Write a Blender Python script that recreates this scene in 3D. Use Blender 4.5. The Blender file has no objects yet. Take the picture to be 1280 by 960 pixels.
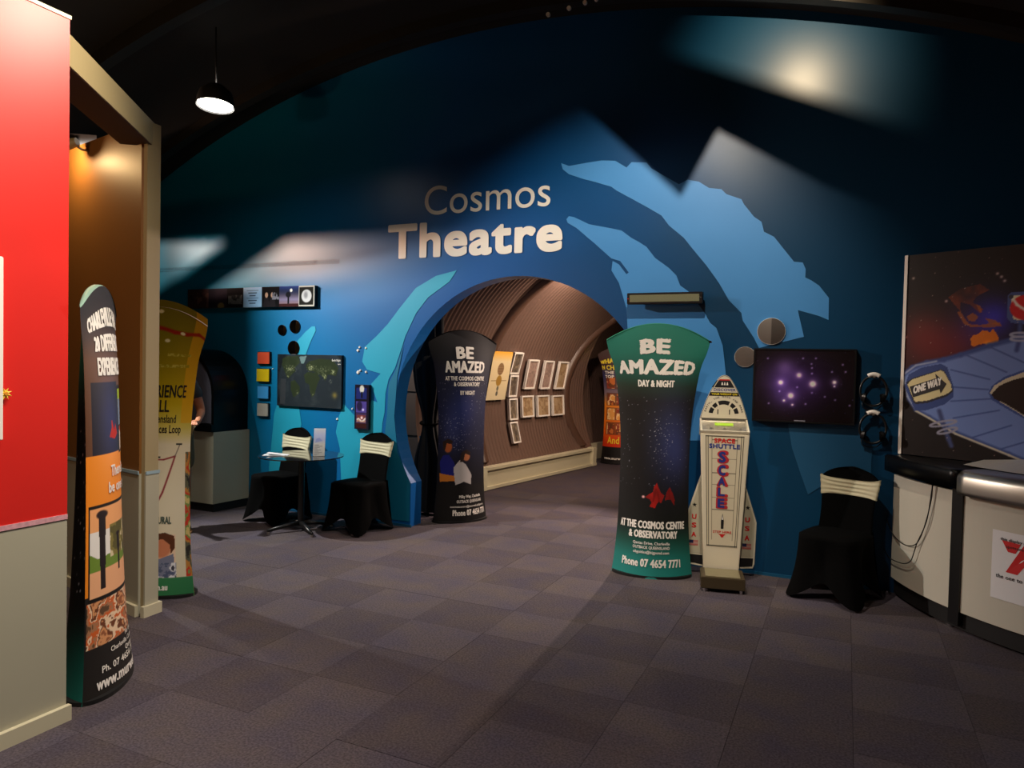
import bpy, bmesh, math, random
import numpy as np
from mathutils import Vector, Matrix
from mathutils.geometry import tessellate_polygon

random.seed(7)
C = bpy.context.scene.collection
SC = bpy.context.scene

# ------------------------------------------------------------------ camera, light, exposure
CAM_H, CAM_F = 1.65, 900.0
YAW, PITCH, ROLL = math.atan(417 / 900), math.atan(24 / 900), 0.022
cam_d = bpy.data.cameras.new('camera')
cam = bpy.data.objects.new('camera', cam_d)
C.objects.link(cam)
RM = Matrix.Rotation(YAW, 3, 'Z') @ Matrix.Rotation(math.pi / 2 - PITCH, 3, 'X') @ Matrix.Rotation(ROLL, 3, 'Z')
cam.matrix_world = Matrix.Translation((0, 0, CAM_H)) @ RM.to_4x4()
cam_d.sensor_width = 36
cam_d.lens = CAM_F / 1280 * 36
cam_d.clip_start = 0.05
SC.camera = cam
SC.view_settings.view_transform = 'Standard'
SC.view_settings.look = 'None'
SC.view_settings.gamma = 1
SC.view_settings.use_curve_mapping = False
SC.view_settings.exposure = 0.2

world = bpy.data.worlds.new('dim_hall')
SC.world = world
world.use_nodes = True
world.node_tree.nodes['Background'].inputs[0].default_value = (0.9, 0.75, 0.7, 1)
world.node_tree.nodes['Background'].inputs[1].default_value = 0.0


def light(name, kind, loc, target, power, color, size=0.1, angle=60, blend=0.5):
    d = bpy.data.lights.new(name, kind)
    d.energy = power
    d.color = color
    if kind == 'SPOT':
        d.shadow_soft_size = size
        d.spot_size = math.radians(angle)
        d.spot_blend = blend
    elif kind == 'POINT':
        d.shadow_soft_size = size
    else:
        d.shape = 'RECTANGLE'
        d.size = size
        d.size_y = size * angle
    o = bpy.data.objects.new(name, d)
    C.objects.link(o)
    o.location = loc
    if target is not None:
        v = Vector(target) - Vector(loc)
        o.rotation_euler = v.to_track_quat('-Z', 'Y').to_euler()
    return o


WARM = (1.0, 0.72, 0.42)
SOFT = (1.0, 0.80, 0.58)
tun_lamp = (-3.05, 9.07, 2.89)
LIGHTS = [
    # kind, place, aim, watts, colour, size, cone, softness
    ('table_spotlight', 'SPOT', (-6.75, 4.0, 3.5), (-4.8, 6.1, 1.1), 640, (0.97, 0.97, 0.93), 0.03, 104, 0.75),
    ('streak_light', 'SPOT', (-7.35, 3.9, 3.25), (-5.2, 6.1, 2.75), 330, (1.0, 0.62, 0.44), 0.012, 90, 0.6),
    ('streak_light', 'SPOT', (-8.1, 4.9, 3.12), (-6.6, 6.1, 2.8), 60, (1.0, 0.60, 0.42), 0.008, 110, 0.6),  # added second lamp to lengthen the pale streak on the wall
    ('lower_booth_light', 'SPOT', (-1.2, 1.6, 3.9), (-3.4, 1.9, 0.3), 130, (0.98, 0.96, 0.90), 0.06, 70, 0.9),
    ('mural_spotlight', 'SPOT', (-1.2, 4.2, 4.3), (-1.75, 6.1, 1.7), 215, (1.0, 0.86, 0.70), 0.006, 92, 0.7),
    ('vault_spotlight', 'SPOT', (-0.45, 4.95, 4.32), (-0.5, 6.1, 4.05), 115, (1.0, 0.74, 0.44), 0.005, 90, 1.0),
    ('red_wall_spotlight', 'SPOT', (-2.05, 2.55, 3.62), (-3.3, 1.6, 2.4), 195, (1.0, 0.86, 0.68), 0.05, 118, 0.9),
    ('hall_downlight', 'SPOT', (-1.6, 1.6, 4.5), (-1.5, 2.6, 0), 270, (1.0, 0.85, 0.76), 0.12, 96, 0.9),
    ('hall_downlight', 'SPOT', (1.6, 2.6, 4.0), (0.5, 3.0, 0), 430, (1.0, 0.88, 0.80), 0.12, 78, 0.9),
    ('tunnel_spotlight', 'POINT', tun_lamp, None, 100, (1.0, 0.78, 0.64), 0.05, 0, 0),
    ('tunnel_spotlight', 'SPOT', (-1.9, 9.0, 2.5), (-4.0, 9.9, 0.6), 150, (1.0, 0.76, 0.55), 0.05, 120, 0.8),
    ('tunnel_spotlight', 'SPOT', (-1.8, 8.6, 2.5), (-2.8, 5.0, 0.0), 420, (1.0, 0.76, 0.64), 0.03, 90, 0.5),
    ('counter_fill', 'SPOT', (1.8, 4.1, 3.7), (1.35, 5.3, 1.0), 120, (1.0, 0.92, 0.84), 0.04, 66, 0.8),  # fill added to brighten the counter and picture panel
    ('scale_fill', 'SPOT', (-0.35, 3.1, 4.2), (-0.9, 5.55, 0.9), 230, (1.0, 0.84, 0.66), 0.04, 30, 0.8),  # fill added to brighten the white scale
    ('side_room_fill', 'POINT', (-5.6, 7.4, 2.3), None, 22, (1.0, 0.85, 0.75), 0.05, 0, 0),  # fill added to lift the dark side room
    ('booth_fill', 'POINT', (-4.5, 1.2, 2.8), None, 26, (1.0, 0.66, 0.36), 0.08, 0, 0),  # general fill added to light the brown wall
    ('rear_wall_fill', 'SPOT', (-1.4, -1.6, 4.0), (-1.7, -3.2, 1.9), 60, (1.0, 0.9, 0.8), 0.05, 80, 0.7),  # unseen fill added so the mirrors reflect a pale wall
]
for a in LIGHTS:
    light(*a)


# ------------------------------------------------------------------ geometry helpers
def ray(px, py):
    return RM @ Vector(((px - 640) / CAM_F, -(py - 480) / CAM_F, -1))


def on_plane(px, py, p, n):
    d = ray(px, py)
    o = Vector((0, 0, CAM_H))
    n = Vector(n)
    return o + d * ((Vector(p) - o).dot(n) / d.dot(n))


WY = 6.1


def wl(px, py, off=0.0):
    p = on_plane(px, py, (0, WY - off, 0), (0, 1, 0))
    return p.x, p.z


def fl(px, py, z=0.0):
    p = on_plane(px, py, (0, 0, z), (0, 0, 1))
    return p.x, p.y


def lin(c):
    c = np.asarray(c, float) / 255.0
    return np.where(c <= 0.04045, c / 12.92, ((c + 0.055) / 1.055) ** 2.4)


def rgb(r, g, b):
    v = lin((r, g, b))
    return (float(v[0]), float(v[1]), float(v[2]))


def tag(o, label=None, cat=None, group=None, kind=None):
    if label:
        o['label'] = label
    if cat:
        o['category'] = cat
    if group:
        o['group'] = group
    if kind:
        o['kind'] = kind
    return o


def mat(name, color, rough=0.6, metal=0.0, emit=None, estr=1.0, noise=0.0, nscale=30, bump=0.0, spec=0.5, coat=0.0):
    m = bpy.data.materials.new(name)
    m.use_nodes = True
    nt = m.node_tree
    b = nt.nodes['Principled BSDF']
    b.inputs['Base Color'].default_value = (*color, 1)
    b.inputs['Roughness'].default_value = rough
    b.inputs['Metallic'].default_value = metal
    b.inputs['Specular IOR Level'].default_value = spec
    b.inputs['Coat Weight'].default_value = coat
    if emit:
        b.inputs['Emission Color'].default_value = (*emit, 1)
        b.inputs['Emission Strength'].default_value = estr
    if noise or bump:
        tc = nt.nodes.new('ShaderNodeTexCoord')
        n = nt.nodes.new('ShaderNodeTexNoise')
        n.inputs['Scale'].default_value = nscale
        n.inputs['Detail'].default_value = 5
        nt.links.new(tc.outputs['Object'], n.inputs['Vector'])
        if noise:
            mx = nt.nodes.new('ShaderNodeMix')
            mx.data_type = 'RGBA'
            mx.inputs[6].default_value = (*[c * (1 - noise) for c in color], 1)
            mx.inputs[7].default_value = (*[min(1, c * (1 + noise)) for c in color], 1)
            nt.links.new(n.outputs['Fac'], mx.inputs[0])
            nt.links.new(mx.outputs[2], b.inputs['Base Color'])
        if bump:
            bp = nt.nodes.new('ShaderNodeBump')
            bp.inputs['Strength'].default_value = bump
            bp.inputs['Distance'].default_value = 0.01
            nt.links.new(n.outputs['Fac'], bp.inputs['Height'])
            nt.links.new(bp.outputs['Normal'], b.inputs['Normal'])
    return m


def attr_mat(name, rough=0.6, emit=0.0, spec=0.4):
    m = bpy.data.materials.new(name)
    m.use_nodes = True
    nt = m.node_tree
    b = nt.nodes['Principled BSDF']
    a = nt.nodes.new('ShaderNodeAttribute')
    a.attribute_name = 'Col'
    nt.links.new(a.outputs['Color'], b.inputs['Base Color'])
    b.inputs['Roughness'].default_value = rough
    b.inputs['Specular IOR Level'].default_value = spec
    if emit:
        nt.links.new(a.outputs['Color'], b.inputs['Emission Color'])
        b.inputs['Emission Strength'].default_value = emit
    return m


def link(name, me, m, parent=None, smooth=False):
    if m is not None:
        me.materials.append(m)
    if smooth:
        me.polygons.foreach_set('use_smooth', [True] * len(me.polygons))
    o = bpy.data.objects.new(name, me)
    C.objects.link(o)
    if parent is not None:
        o.parent = parent
    return o


def from_bm(name, bm, m, parent=None, smooth=False, label=None):
    bmesh.ops.recalc_face_normals(bm, faces=bm.faces)
    me = bpy.data.meshes.new(name)
    bm.to_mesh(me)
    bm.free()
    o = link(name, me, m, parent, smooth)
    if label:
        o['label'] = label
    return o


def pyd(name, verts, faces, m, parent=None, smooth=False, label=None, fix=False):
    me = bpy.data.meshes.new(name)
    me.from_pydata([tuple(v) for v in verts], [], faces)
    me.update()
    if fix:
        bm = bmesh.new()
        bm.from_mesh(me)
        bmesh.ops.recalc_face_normals(bm, faces=bm.faces)
        bm.to_mesh(me)
        bm.free()
    o = link(name, me, m, parent, smooth)
    if label:
        o['label'] = label
    return o


def bx(bm, c, s, rz=0.0, bev=0.0, rot=None):
    M = Matrix.Translation(c) @ (rot if rot is not None else Matrix.Rotation(rz, 4, 'Z'))
    r = bmesh.ops.create_cube(bm, size=1, matrix=M @ Matrix.Diagonal((*s, 1)))
    if bev:
        es = list({e for v in r['verts'] for e in v.link_edges})
        bmesh.ops.bevel(bm, geom=es, offset=bev, segments=2, affect='EDGES')
    return bm


def box(name, c, s, m, parent=None, rz=0.0, bev=0.0, label=None, rot=None):
    return from_bm(name, bx(bmesh.new(), c, s, rz, bev, rot), m, parent, label=label)


def empty(name, loc=(0, 0, 0), rz=0.0, label=None, cat=None, group=None):
    o = bpy.data.objects.new(name, None)
    C.objects.link(o)
    o.location = loc
    o.rotation_euler = (0, 0, rz)
    o.empty_display_size = 0.1
    return tag(o, label, cat, group)


def cyl(bm, p, q, r0, r1=None, seg=16, caps=True):
    p, q = Vector(p), Vector(q)
    d = q - p
    R = d.to_track_quat('Z', 'Y').to_matrix().to_4x4()
    bmesh.ops.create_cone(bm, cap_ends=caps, segments=seg, radius1=r0, radius2=r0 if r1 is None else r1, depth=d.length,
                          matrix=Matrix.Translation((p + q) / 2) @ R)
    return bm


def tube(name, pts, r, m, parent=None, seg=8, label=None, closed=False, radii=None):
    n = len(pts)
    P = [Vector(p) for p in pts]
    vs, fs = [], []
    up = Vector((0.13, 0.07, 1)).normalized()
    for i in range(n):
        t = (P[(i + 1) % n] - P[i - 1]) if closed else (P[min(i + 1, n - 1)] - P[max(i - 1, 0)])
        t.normalize()
        a = t.cross(up)
        if a.length < 0.05:
            a = t.cross(Vector((1, 0, 0)))
        a.normalize()
        b = t.cross(a)
        rr = radii[i] if radii else r
        for k in range(seg):
            th = 2 * math.pi * k / seg
            vs.append(P[i] + (a * math.cos(th) + b * math.sin(th)) * rr)
    for i in range(n if closed else n - 1):
        j = (i + 1) % n
        for k in range(seg):
            l = (k + 1) % seg
            fs.append((i * seg + k, i * seg + l, j * seg + l, j * seg + k))
    if not closed:
        fs.append(tuple(range(seg))[::-1])
        fs.append(tuple((n - 1) * seg + k for k in range(seg)))
    return pyd(name, vs, fs, m, parent, True, label, fix=True)


def tess(loops):
    """2D loops (first outer, others holes) -> verts, triangles"""
    vs = [Vector((p[0], p[1], 0)) for lp in loops for p in lp]
    tr = tessellate_polygon([[Vector((p[0], p[1], 0)) for p in lp] for lp in loops])
    return [(v.x, v.y) for v in vs], [tuple(t) for t in tr]


def slab(name, loops, y0, y1, m, parent=None, label=None, place=None, edge_smooth=False):
    """outline in (x,z) extruded from y0 (front) to y1 (back)"""
    vs2, tr = tess(loops)
    f = place or (lambda x, y, z: (x, y, z))
    n = len(vs2)
    vs = [f(x, y0, z) for x, z in vs2] + [f(x, y1, z) for x, z in vs2]
    fs = [t for t in tr] + [tuple(n + i for i in t)[::-1] for t in tr]
    k = 0
    for lp in loops:
        L = len(lp)
        for i in range(L):
            j = (i + 1) % L
            fs.append((k + i, k + j, n + k + j, n + k + i))
        k += L
    return pyd(name, vs, fs, m, parent, label=label, fix=True)


def patch(name, pts, f, m, parent, label=None):
    """flat printed shape: outline pts in 2D mapped by f"""
    vs2, tr = tess([pts])
    return pyd(name, [f(x, z) for x, z in vs2], tr, m, parent, label=label)


# ------------------------------------------------------------------ lettering
_font = {}


def glyphs(body, bold=0.0, res=3):
    key = (body, bold, res)
    if key not in _font:
        cu = bpy.data.curves.new('text', 'FONT')
        cu.body = body
        cu.resolution_u = res
        cu.space_character = 1 + 1.6 * bold
        cu.size = 1
        cu.fill_mode = 'FRONT'
        o = bpy.data.objects.new('text', cu)
        C.objects.link(o)
        dg = bpy.context.evaluated_depsgraph_get()
        me = bpy.data.meshes.new_from_object(o.evaluated_get(dg))
        v = np.array([tuple(x.co[:2]) for x in me.vertices]) if len(me.vertices) else np.zeros((0, 2))
        f = [tuple(p.vertices) for p in me.polygons]
        bpy.data.objects.remove(o)
        bpy.data.curves.remove(cu)
        bpy.data.meshes.remove(me)
        _font[key] = (v, f)
    return _font[key]


CAP = None


def text(body, x0, x1, z0, cap, f, m, parent, bold=0.0, res=3, name='lettering', label=None, slope=0.0):
    """text from x0 to x1 wide, baseline z0, capital height cap, mapped to 3D by f(x, z); bold thickens the strokes (share of the capital height)"""
    global CAP
    if CAP is None:
        h = glyphs('H', 0)[0]
        CAP = h[:, 1].max() - h[:, 1].min()
    v, fs = glyphs(body, bold, res)
    if not len(v):
        return None
    a, b = v[:, 0].min(), v[:, 0].max()
    e = bold * cap * 1.1
    X = x0 + e + (v[:, 0] - a) / (b - a) * (x1 - x0 - 2 * e)
    Z = z0 + e + v[:, 1] / CAP * (cap - 2 * e) + slope * (X - x0)
    V, F = [], []
    n = 1 if e <= 0 else (6 if cap < 0.03 else 8 if cap < 0.2 else 16)
    for k in range(n):
        th = 2 * math.pi * (k + 0.5) / n
        rr = e if n > 1 else 0
        # square-ish spread keeps the stroke ends crisp
        cx_, sx_ = math.cos(th), math.sin(th)
        q = 1 / max(abs(cx_), abs(sx_)) if n <= 8 else 1 / max(abs(cx_), abs(sx_)) ** 0.8
        off = len(V)
        dx, dz = rr * cx_ * q, rr * sx_ * q
        pts = [f(x + dx, z + dz + slope * dx) for x, z in zip(X, Z)]
        if k:
            xm_, zm_ = float(X.mean()), float(Z.mean())
            p0 = Vector(f(xm_, zm_))
            nn = (Vector(f(xm_ + .002, zm_)) - p0).cross(Vector(f(xm_, zm_ + .002)) - p0).normalized() * (0.00007 * k)
            pts = [(p[0] + nn.x, p[1] + nn.y, p[2] + nn.z) for p in pts]
        V += pts
        F += [tuple(i + off for i in t) for t in fs]
    return pyd(name, V, F, m, parent, label=label)


def add_blocker(lamp, polys, t, name, label, aim=(-4, 6.1, 2)):
    """unseen plates added in front of a lamp; their shadow on the wall has the given pixel outline"""
    r = empty(name, lamp, 0, label, 'lamp flag')
    L = Vector(lamp)
    back = (L - Vector(aim)).normalized()
    from_bm('added_housing', cyl(bmesh.new(), back * .05, back * .22, .06, .045, seg=20), M['black_paint'], r)  # housing and rod added to carry the blocking plates
    c_ = back * .13
    tube('rod', [tuple(c_ + Vector((0, 0, .04))), (c_.x, c_.y, max(.06, arc_z(L.x + c_.x) - L.z - .03))], .008, M['black_paint'], r, 6)
    for pts in polys:
        q = []
        for px, py in pts:
            x, z = wl(px, py)
            w = Vector((x, WY, z))
            q.append((L + (w - L) * t) - L)
        y = q[0].y
        slab('blocker', [[(p.x, p.z) for p in q]], y, y + 0.004, M['black_paint'], r)
    return r


# ------------------------------------------------------------------ painted prints (colour per vertex of a real grid)
class Canvas:
    def __init__(s, x0, x1, z0, z1, step, color=(0, 0, 0)):
        s.nx, s.nz = max(2, int(round((x1 - x0) / step)) + 1), max(2, int(round((z1 - z0) / step)) + 1)
        s.x0, s.x1, s.z0, s.z1 = x0, x1, z0, z1
        s.X, s.Z = np.meshgrid(np.linspace(x0, x1, s.nx), np.linspace(z0, z1, s.nz))
        s.a = np.zeros((s.nz, s.nx, 3)) + np.array(color, float)

    def put(s, mask, color):
        m = np.clip(mask, 0, 1)[..., None]
        s.a = s.a * (1 - m) + np.asarray(color, float) * m

    def add(s, mask, color):
        s.a = np.clip(s.a + mask[..., None] * np.asarray(color, float), 0, 255)

    def vgrad(s, stops):
        z = [q[0] for q in stops]
        for k in range(3):
            s.a[..., k] = np.interp(s.Z, z, [q[1][k] for q in stops])

    def rect(s, x0, x1, z0, z1, c, alpha=1.0):
        s.put(((s.X >= x0) & (s.X <= x1) & (s.Z >= z0) & (s.Z <= z1)) * alpha, c)

    def inside(s, pts):
        r = np.zeros(s.X.shape, bool)
        n = len(pts)
        for i in range(n):
            (xa, za), (xb, zb) = pts[i], pts[(i + 1) % n]
            if za == zb:
                continue
            c = ((za > s.Z) != (zb > s.Z)) & (s.X < (xb - xa) * (s.Z - za) / (zb - za) + xa)
            r ^= c
        return r

    def poly(s, pts, c, alpha=1.0):
        s.put(s.inside(pts) * alpha, c)

    def ell(s, x, z, rx, rz, c, alpha=1.0, soft=0.15, rot=0.0):
        dx, dz = s.X - x, s.Z - z
        if rot:
            dx, dz = dx * math.cos(rot) + dz * math.sin(rot), -dx * math.sin(rot) + dz * math.cos(rot)
        r = np.sqrt((dx / rx) ** 2 + (dz / rz) ** 2)
        s.put(np.clip((1 + soft - r) / (2 * soft), 0, 1) * alpha, c)

    def glow(s, x, z, r, c, k=1.0, rz=None):
        d = ((s.X - x) / r) ** 2 + ((s.Z - z) / (rz or r)) ** 2
        s.add(np.exp(-d) * k, c)

    def line(s, pts, w, c, alpha=1.0):
        for (xa, za), (xb, zb) in zip(pts[:-1], pts[1:]):
            dx, dz = xb - xa, zb - za
            L = dx * dx + dz * dz + 1e-12
            t = np.clip(((s.X - xa) * dx + (s.Z - za) * dz) / L, 0, 1)
            d = np.hypot(s.X - xa - t * dx, s.Z - za - t * dz)
            s.put(np.clip(1.3 - d / w, 0, 1) * alpha, c)

    def stars(s, n, seed, x0=None, x1=None, z0=None, z1=None, r=0.004, c=(190, 190, 210)):
        g = random.Random(seed)
        for _ in range(n):
            x = g.uniform(s.x0 if x0 is None else x0, s.x1 if x1 is None else x1)
            z = g.uniform(s.z0 if z0 is None else z0, s.z1 if z1 is None else z1)
            i = int((x - s.x0) / (s.x1 - s.x0) * (s.nx - 1))
            j = int((z - s.z0) / (s.z1 - s.z0) * (s.nz - 1))
            if 0 <= i < s.nx and 0 <= j < s.nz:
                k = g.uniform(0.25, 1.0) ** 1.5
                s.a[j, i] = s.a[j, i] * (1 - k) + np.array(c) * k

    def noise(s, scale, seed):
        g = np.random.RandomState(seed)
        out = np.zeros(s.X.shape)
        amp = 1.0
        for o in range(4):
            n = 64
            t = g.rand(n, n)
            u = (s.X * scale * 2 ** o) % (n - 1)
            v = (s.Z * scale * 2 ** o) % (n - 1)
            i, j = u.astype(int), v.astype(int)
            fu, fv = u - i, v - j
            fu, fv = fu * fu * (3 - 2 * fu), fv * fv * (3 - 2 * fv)
            i2, j2 = (i + 1) % n, (j + 1) % n
            out += amp * ((t[j, i] * (1 - fu) + t[j, i2] * fu) * (1 - fv) + (t[j2, i] * (1 - fu) + t[j2, i2] * fu) * fv)
            amp *= 0.5
        return out / 1.875

    def speckle(s, x0, x1, z0, z1, cols, scale, seed):
        """a photograph too small to read: patches of its colours"""
        m = (s.X >= x0) & (s.X <= x1) & (s.Z >= z0) & (s.Z <= z1)
        n = s.noise(scale, seed)
        n = np.clip((n - 0.22) / 0.56, 0, 0.999) * len(cols)
        idx = n.astype(int)
        arr = np.array(cols, float)[idx]
        s.a = np.where(m[..., None], arr, s.a)

    def mesh(s, name, f, m, parent, smooth=True, label=None):
        """f takes arrays X, Z and returns three arrays"""
        x, y, z = f(s.X, s.Z)
        co = np.stack([x, y, z], -1).reshape(-1, 3).astype(np.float32)
        nx, nz = s.nx, s.nz
        i = np.arange((nz - 1) * (nx - 1))
        r, c = i // (nx - 1), i % (nx - 1)
        a = r * nx + c
        quads = np.stack([a, a + 1, a + nx + 1, a + nx], -1).astype(np.int32)
        me = bpy.data.meshes.new(name)
        me.vertices.add(len(co))
        me.vertices.foreach_set('co', co.ravel())
        me.loops.add(quads.size)
        me.loops.foreach_set('vertex_index', quads.ravel())
        me.polygons.add(len(quads))
        me.polygons.foreach_set('loop_start', np.arange(len(quads), dtype=np.int32) * 4)
        me.update(calc_edges=True)
        at = me.color_attributes.new('Col', 'FLOAT_COLOR', 'POINT')
        col = np.ones((len(co), 4), np.float32)
        col[:, :3] = lin(s.a.reshape(-1, 3))
        at.data.foreach_set('color', col.ravel())
        o = link(name, me, m, parent, smooth)
        if label:
            o['label'] = label
        return o


# ------------------------------------------------------------------ materials
M = {}
M['print'] = attr_mat('printed_fabric', 0.55, spec=0.3)
M['gloss_print'] = attr_mat('laminated_print', 0.25, spec=0.5)
M['matte_print'] = attr_mat('board_print', 0.5, spec=0.3)
M['dull_print'] = attr_mat('dull_print', 0.7, spec=0.05)
M['letter_cream'] = mat('cream_letters', rgb(240, 236, 226), 0.5)
M['letter_white'] = mat('white_ink', rgb(238, 234, 226), 0.55)
M['letter_red'] = mat('red_ink', rgb(200, 30, 30), 0.5)
M['letter_blue'] = mat('blue_ink', rgb(35, 55, 135), 0.5)
M['letter_black'] = mat('black_ink', rgb(22, 22, 24), 0.5)
M['letter_yellow'] = mat('yellow_ink', rgb(235, 215, 40), 0.5)
M['letter_green'] = mat('grey_green_ink', rgb(75, 90, 80), 0.5)
M['black_fabric'] = mat('black_stretch_fabric', rgb(7, 7, 7), 0.9, spec=0.05, noise=0.2, nscale=60, bump=0.2)
M['cream_fabric'] = mat('cream_stretch_fabric', rgb(196, 190, 158), 0.65, noise=0.08, nscale=40)
M['black_plastic'] = mat('black_plastic', rgb(18, 18, 19), 0.35)
M['black_paint'] = mat('black_paint', rgb(14, 13, 13), 0.6)
M['black_gloss'] = mat('black_gloss_laminate', rgb(10, 10, 11), 0.3, spec=0.18)
M['steel'] = mat('brushed_steel', rgb(205, 200, 188), 0.36, 1.0)
M['chrome'] = mat('chrome', rgb(220, 220, 220), 0.1, 1.0)
M['mirror'] = mat('mirror_glass', rgb(215, 215, 215), 0.02, 1.0)
M['alu_frame'] = mat('pale_aluminium_frame', rgb(240, 234, 224), 0.4)
M['pale'] = mat('pale_laminate', rgb(200, 196, 180), 0.35, noise=0.03, nscale=4)
M['cream_paint'] = mat('cream_paint', rgb(178, 170, 140), 0.55, noise=0.04, nscale=6)
M['skirting_paint'] = mat('skirting_paint', rgb(205, 198, 168), 0.5)
M['dark_hall'] = mat('black_hall_paint', rgb(22, 19, 16), 0.8, noise=0.3, nscale=3)
M['dark_steel'] = mat('dark_painted_steel', rgb(30, 26, 21), 0.55, noise=0.3, nscale=8)
M['glass_dark'] = mat('smoked_glass', rgb(20, 24, 28), 0.06, spec=0.8, coat=0.5)
M['paper'] = mat('white_paper', rgb(225, 225, 225), 0.6)
M['skin'] = mat('skin', rgb(190, 125, 90), 0.5, noise=0.05, nscale=20)
M['shell_white'] = mat('white_painted_shell', rgb(222, 214, 190), 0.4)


# ------------------------------------------------------------------ the setting
def carpet(name, c):
    m = bpy.data.materials.new(name)
    m.use_nodes = True
    nt = m.node_tree
    b = nt.nodes['Principled BSDF']
    b.inputs['Roughness'].default_value = 0.95
    b.inputs['Specular IOR Level'].default_value = 0.15
    tc = nt.nodes.new('ShaderNodeTexCoord')
    geo = nt.nodes.new('ShaderNodeNewGeometry')
    n = nt.nodes.new('ShaderNodeTexNoise')
    n.inputs['Scale'].default_value = 90
    n.inputs['Detail'].default_value = 4
    n2 = nt.nodes.new('ShaderNodeTexNoise')
    n2.inputs['Scale'].default_value = 3.5
    n2.inputs['Detail'].default_value = 3
    nt.links.new(geo.outputs['Position'], n.inputs['Vector'])
    nt.links.new(geo.outputs['Position'], n2.inputs['Vector'])
    r = nt.nodes.new('ShaderNodeValToRGB')
    r.color_ramp.elements[0].position = 0.3
    r.color_ramp.elements[1].position = 0.7
    r.color_ramp.elements[0].color = (c[0] * 0.88, c[1] * 0.9, c[2] * 1.08, 1)
    r.color_ramp.elements[1].color = (c[0] * 1.14, c[1] * 1.1, c[2] * 0.95, 1)
    nt.links.new(n2.outputs['Fac'], r.inputs['Fac'])
    mx = nt.nodes.new('ShaderNodeMix')
    mx.data_type = 'RGBA'
    mx.blend_type = 'MULTIPLY'
    mx.inputs[0].default_value = 0.55
    r2 = nt.nodes.new('ShaderNodeValToRGB')
    r2.color_ramp.elements[0].position = 0.35
    r2.color_ramp.elements[1].position = 0.65
    r2.color_ramp.elements[0].color = (0.5, 0.5, 0.5, 1)
    r2.color_ramp.elements[1].color = (1.5, 1.5, 1.5, 1)
    nt.links.new(n.outputs['Fac'], r2.inputs['Fac'])
    nt.links.new(r.outputs['Color'], mx.inputs[6])
    nt.links.new(r2.outputs['Color'], mx.inputs[7])
    nt.links.new(mx.outputs[2], b.inputs['Base Color'])
    bp = nt.nodes.new('ShaderNodeBump')
    bp.inputs['Strength'].default_value = 0.5
    bp.inputs['Distance'].default_value = 0.003
    nt.links.new(n.outputs['Fac'], bp.inputs['Height'])
    nt.links.new(bp.outputs['Normal'], b.inputs['Normal'])
    return m


floor = box('floor', (-3.0, 4.5, -0.06), (18, 17, 0.1), carpet('carpet_backing', rgb(74, 66, 72)))
tag(floor, kind='structure')
ct = [carpet('carpet_pale_tile', rgb(83, 76, 80)), carpet('carpet_dark_tile', rgb(76, 69, 73))]
TX, TY, TX0, TY0 = 0.512, 0.465, 0.08, 3.90
tile_me = []
for m in ct:
    bm = bx(bmesh.new(), (0, 0, -0.006), (TX - 0.0015, TY - 0.0015, 0.012))
    me = bpy.data.meshes.new('carpet_tile')
    bm.to_mesh(me)
    bm.free()
    me.materials.append(m)
    tile_me.append(me)
rt = random.Random(3)
for i in range(-13, 4):
    for j in range(-8, 10):
        x, y = TX0 + (i + 0.5) * TX, TY0 + (j + 0.5) * TY
        if y > 6.0 and not (-4.2 < x < -1.2):
            continue
        if x < -3.6 and y < 1.6 or x > 1.6 and y > 4.6 or x < -6.4:
            continue
        dark = (i + j) % 2 == 1
        if rt.random() < 0.12:
            dark = not dark
        o = bpy.data.objects.new('carpet_tile', tile_me[1 if dark else 0])
        C.objects.link(o)
        o.location = (x, y, rt.uniform(-0.0006, 0.0006))
        o.parent = floor
        o.matrix_parent_inverse = floor.matrix_world.inverted()

# blue wall with the round opening
ARC_X, ARC_R, ARC_TOP = -3.0, 10.3, 4.80


def arc_z(x):
    return ARC_TOP - ARC_R + math.sqrt(ARC_R ** 2 - (x - ARC_X) ** 2)


AX, AZ, AR = -2.80, 1.15, 1.325


def arch_pts(r=AR, n=64):
    a0 = math.asin((0.44 - AZ) / r)
    x1 = math.cos(a0) * r
    pts = [(AX + x1, 0.0)]
    for k in range(n + 1):
        a = a0 + (math.pi - 2 * a0) * k / n
        pts.append((AX + r * math.cos(a), AZ + r * math.sin(a)))
    pts.append((AX - x1, 0.0))
    return pts


m = bpy.data.materials.new('blue_mural_paint')
m.use_nodes = True
nt = m.node_tree
b = nt.nodes['Principled BSDF']
b.inputs['Roughness'].default_value = 0.38
b.inputs['Specular IOR Level'].default_value = 0.42
geo = nt.nodes.new('ShaderNodeNewGeometry')
sep = nt.nodes.new('ShaderNodeSeparateXYZ')
nt.links.new(geo.outputs['Position'], sep.inputs[0])
mr = nt.nodes.new('ShaderNodeMapRange')
mr.inputs[1].default_value = -6.5
mr.inputs[2].default_value = 0.5
nt.links.new(sep.outputs['X'], mr.inputs[0])
ns = nt.nodes.new('ShaderNodeTexNoise')
ns.inputs['Scale'].default_value = 0.8
nt.links.new(geo.outputs['Position'], ns.inputs['Vector'])
ad = nt.nodes.new('ShaderNodeMath')
ad.operation = 'MULTIPLY_ADD'
ad.inputs[1].default_value = 0.3
nt.links.new(ns.outputs['Fac'], ad.inputs[0])
nt.links.new(mr.outputs[0], ad.inputs[2])
cr = nt.nodes.new('ShaderNodeValToRGB')
cr.color_ramp.elements[0].position = 0.15
cr.color_ramp.elements[0].color = (*rgb(0, 128, 172), 1)
cr.color_ramp.elements[1].position = 0.95
cr.color_ramp.elements[1].color = (*rgb(6, 60, 94), 1)
e = cr.color_ramp.elements.new(0.55)
e.color = (*rgb(8, 86, 158), 1)
nt.links.new(ad.outputs[0], cr.inputs[0])
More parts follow.
